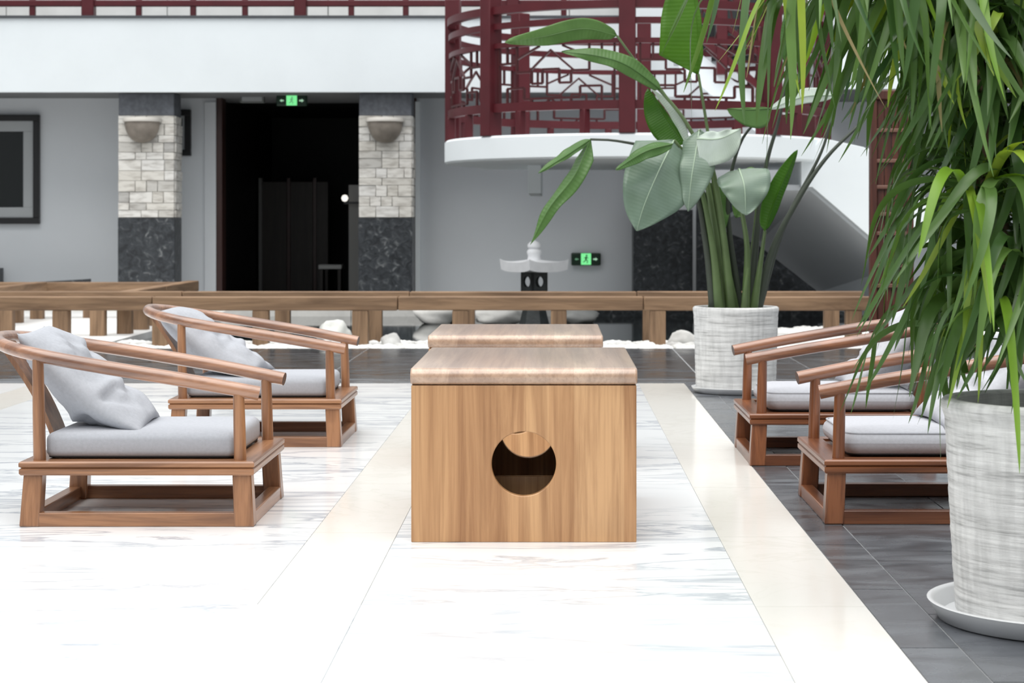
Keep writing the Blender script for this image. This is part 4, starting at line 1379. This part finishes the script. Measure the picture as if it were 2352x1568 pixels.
# ------------------------------------------------------------------ strap leaf plant
def strap_mesh(L, w, e0, e1, bendat, twist, seed, n=18):
    """arching leaf: starts at elevation e0, hangs at elevation e1 once past bendat of its length"""
    rnd = random.Random(seed)
    vs, fs = [], []
    r, z = .012, 0.0
    ds = L / n
    pts = []
    for i in range(n + 1):
        t = i / n
        k = min(1.0, t / bendat); k = k * k * (3 - 2 * k)
        el = e0 + (e1 - e0) * k + .07 * math.sin(7 * t + seed)
        pts.append((r, z, el, t))
        r += math.cos(el) * ds; z += math.sin(el) * ds
    cy = rnd.uniform(-.12, .12)
    for i, (r, z, el, t) in enumerate(pts):
        k = min(1.0, .5 + t * 2.2) * max(0.0, 1 - t ** 2.2) ** .75
        hw = w / 2 * max(k, .03)
        tw = twist * t + .25 * math.sin(5 * t + seed)
        yb = cy * t * t
        for u in (-1, 0, 1):
            vx, vz = math.sin(el), -math.cos(el)
            side = u * hw
            lift = -abs(u) * hw * .28
            vs.append((r + (side * math.sin(tw)) * -vx + lift * vx, yb + side * math.cos(tw), z + (side * math.sin(tw)) * -vz + lift * vz))
    for i in range(n):
        for j in range(2):
            fs.append((i * 3 + j, i * 3 + j + 1, i * 3 + 4 + j, i * 3 + 3 + j))
    me = bpy.data.meshes.new('strap_leaf')
    me.from_pydata(vs, [], fs)
    me.polygons.foreach_set('use_smooth', [True] * len(me.polygons))
    return me


def strap_set(mat, n, seed, L, e0, e1, bend, w):
    rnd = random.Random(seed)
    out = []
    for k in range(n):
        me = strap_mesh(rnd.uniform(*L), rnd.uniform(*w), math.radians(rnd.uniform(*e0)), math.radians(rnd.uniform(*e1)), rnd.uniform(*bend), rnd.uniform(-1.1, 1.1), seed * 50 + k)
        me.materials.append(mat)
        out.append(me)
    return out


hang = ((-25, 55), (-87, -62), (.28, .70))
long_g = strap_set(M['leaf_strap'], 18, 1, (.42, .66), *hang, (.024, .040))
long_f = strap_set(M['leaf_fresh'], 7, 2, (.38, .58), *hang, (.024, .038))
long_d = strap_set(M['leaf_dry'], 5, 3, (.32, .52), (-40, 10), (-88, -75), (.25, .5), (.012, .020))
mid_g = strap_set(M['leaf_strap'], 10, 6, (.30, .46), (-20, 60), (-85, -45), (.35, .8), (.028, .042))
mid_f = strap_set(M['leaf_fresh'], 4, 7, (.28, .42), (-20, 60), (-85, -45), (.35, .8), (.024, .036))
arch = ((5, 70), (-86, -60), (.35, .75))
low_g = strap_set(M['leaf_strap'], 14, 4, (.38, .56), *arch, (.028, .042))
low_f = strap_set(M['leaf_fresh'], 8, 5, (.40, .60), *arch, (.026, .036))

org = Vector((1.281, 4.85, 0))
trunks = [
    ([at(2425, 905, 4.9), at(2370, 700, 4.92), at(2262, 440, 4.92), at(2272, 225, 4.94), at(2195, 80, 4.92), at(2090, -80, 4.88)], .036, .024),
    ([at(2272, 225, 4.94), at(2330, 60, 4.96), at(2350, -80, 4.96)], .026, .018),
    ([at(2470, 905, 4.9), at(2450, 640, 4.98), at(2390, 440, 5.02), at(2420, 200, 5.05)], .034, .02),
    ([at(2195, 80, 4.92), at(2040, -90, 4.86), at(1930, -160, 4.84)], .02, .014),
    ([at(2262, 440, 4.92), at(2240, 400, 4.86), at(2238, 440, 4.80)], .016, .014),
]
for pts, r0, r1 in trunks:
    sp = spline([p - org for p in pts], 30)
    MB().tube(sp, [r0 + (r1 - r0) * i / 29 + .0025 * math.sin(i * 2.3) for i in range(30)], 12).build('trunk', M['bark'], pA, smooth=True)

rnd = random.Random(21)
heads = [  # position, leaves as parts, leaves behind them, kind, azimuth centre and spread (degrees)
    (at(1880, -150, 4.80), 24, 8, 'long', 0, 360),
    (at(1985, -110, 4.80), 28, 14, 'long', 0, 360),
    (at(2090, -110, 4.82), 30, 28, 'long', 0, 360),
    (at(2180, 0, 4.80), 30, 26, 'mid', 230, 320),
    (at(2250, -90, 4.84), 26, 34, 'long', 0, 360),
    (at(2345, -20, 4.86), 28, 40, 'long', 0, 360),
    (at(2290, 120, 4.82), 26, 34, 'mid', 230, 320),
    (at(2370, 200, 4.86), 22, 40, 'mid', 220, 320),
    (at(2250, 425, 4.78), 30, 8, 'low', 240, 320),
    (at(2350, 450, 4.84), 24, 40, 'low', 260, 320),
    (at(2345, 600, 4.80), 18, 50, 'low', 270, 300),
    (at(2410, 690, 4.86), 4, 40, 'low', 250, 280),
    (at(2310, 720, 4.80), 8, 26, 'low', 260, 320),
]
sets = {'long': (long_g, long_f, long_d), 'mid': (mid_g, mid_f, long_d), 'low': (low_g, low_f, low_f)}
back = MB()
for pos, cnt, behind, kind, az, spread in heads:
    p = pos - org
    gs, fr, dr = sets[kind]
    cut = (.74, .93) if kind != 'low' else (.60, 1.0)
    for k in range(cnt + behind):
        for attempt in range(14):
            q = rnd.random()
            me = rnd.choice(gs if (q < cut[0] or k >= cnt) else (fr if q < cut[1] else dr))
            loc = p + Vector((rnd.uniform(-.03, .03), rnd.uniform(-.03, .03), rnd.uniform(-.09, .06)))
            if k >= cnt: loc += Vector((rnd.uniform(-.08, .10), rnd.uniform(.05, .25), rnd.uniform(-.12, .10)))
            tl = .14 if rnd.random() < .6 else .38
            rot = (rnd.uniform(-tl, tl), rnd.uniform(-tl, tl) * .7, math.radians(az + ((k % max(cnt, 1)) / max(cnt, 1) - .5) * spread + rnd.uniform(-10, 10)))
            s_ = rnd.uniform(.85, 1.1) * (1 - .04 * attempt)
            mt = Matrix.LocRotScale(loc, Euler(rot).to_quaternion(), (s_, s_, s_))
            tips = [mt @ v.co for v in me.vertices]
            if not any(t.z < .55 and t.xy.length < .318 for t in tips): break       # keep the blades out of the pot
        else:
            continue
        if k < cnt:
            o = bpy.data.objects.new('leaf', me); COL.objects.link(o); o.parent = pA
            o.location = loc; o.rotation_euler = rot; o.scale = (s_, s_, s_)
        else:
            back.add(tips, [tuple(f.vertices) for f in me.polygons])
bl = back.build('inner_leaves', M['leaf_strap'], pA, smooth=True, angle=180)
tag(bl, kind='stuff')
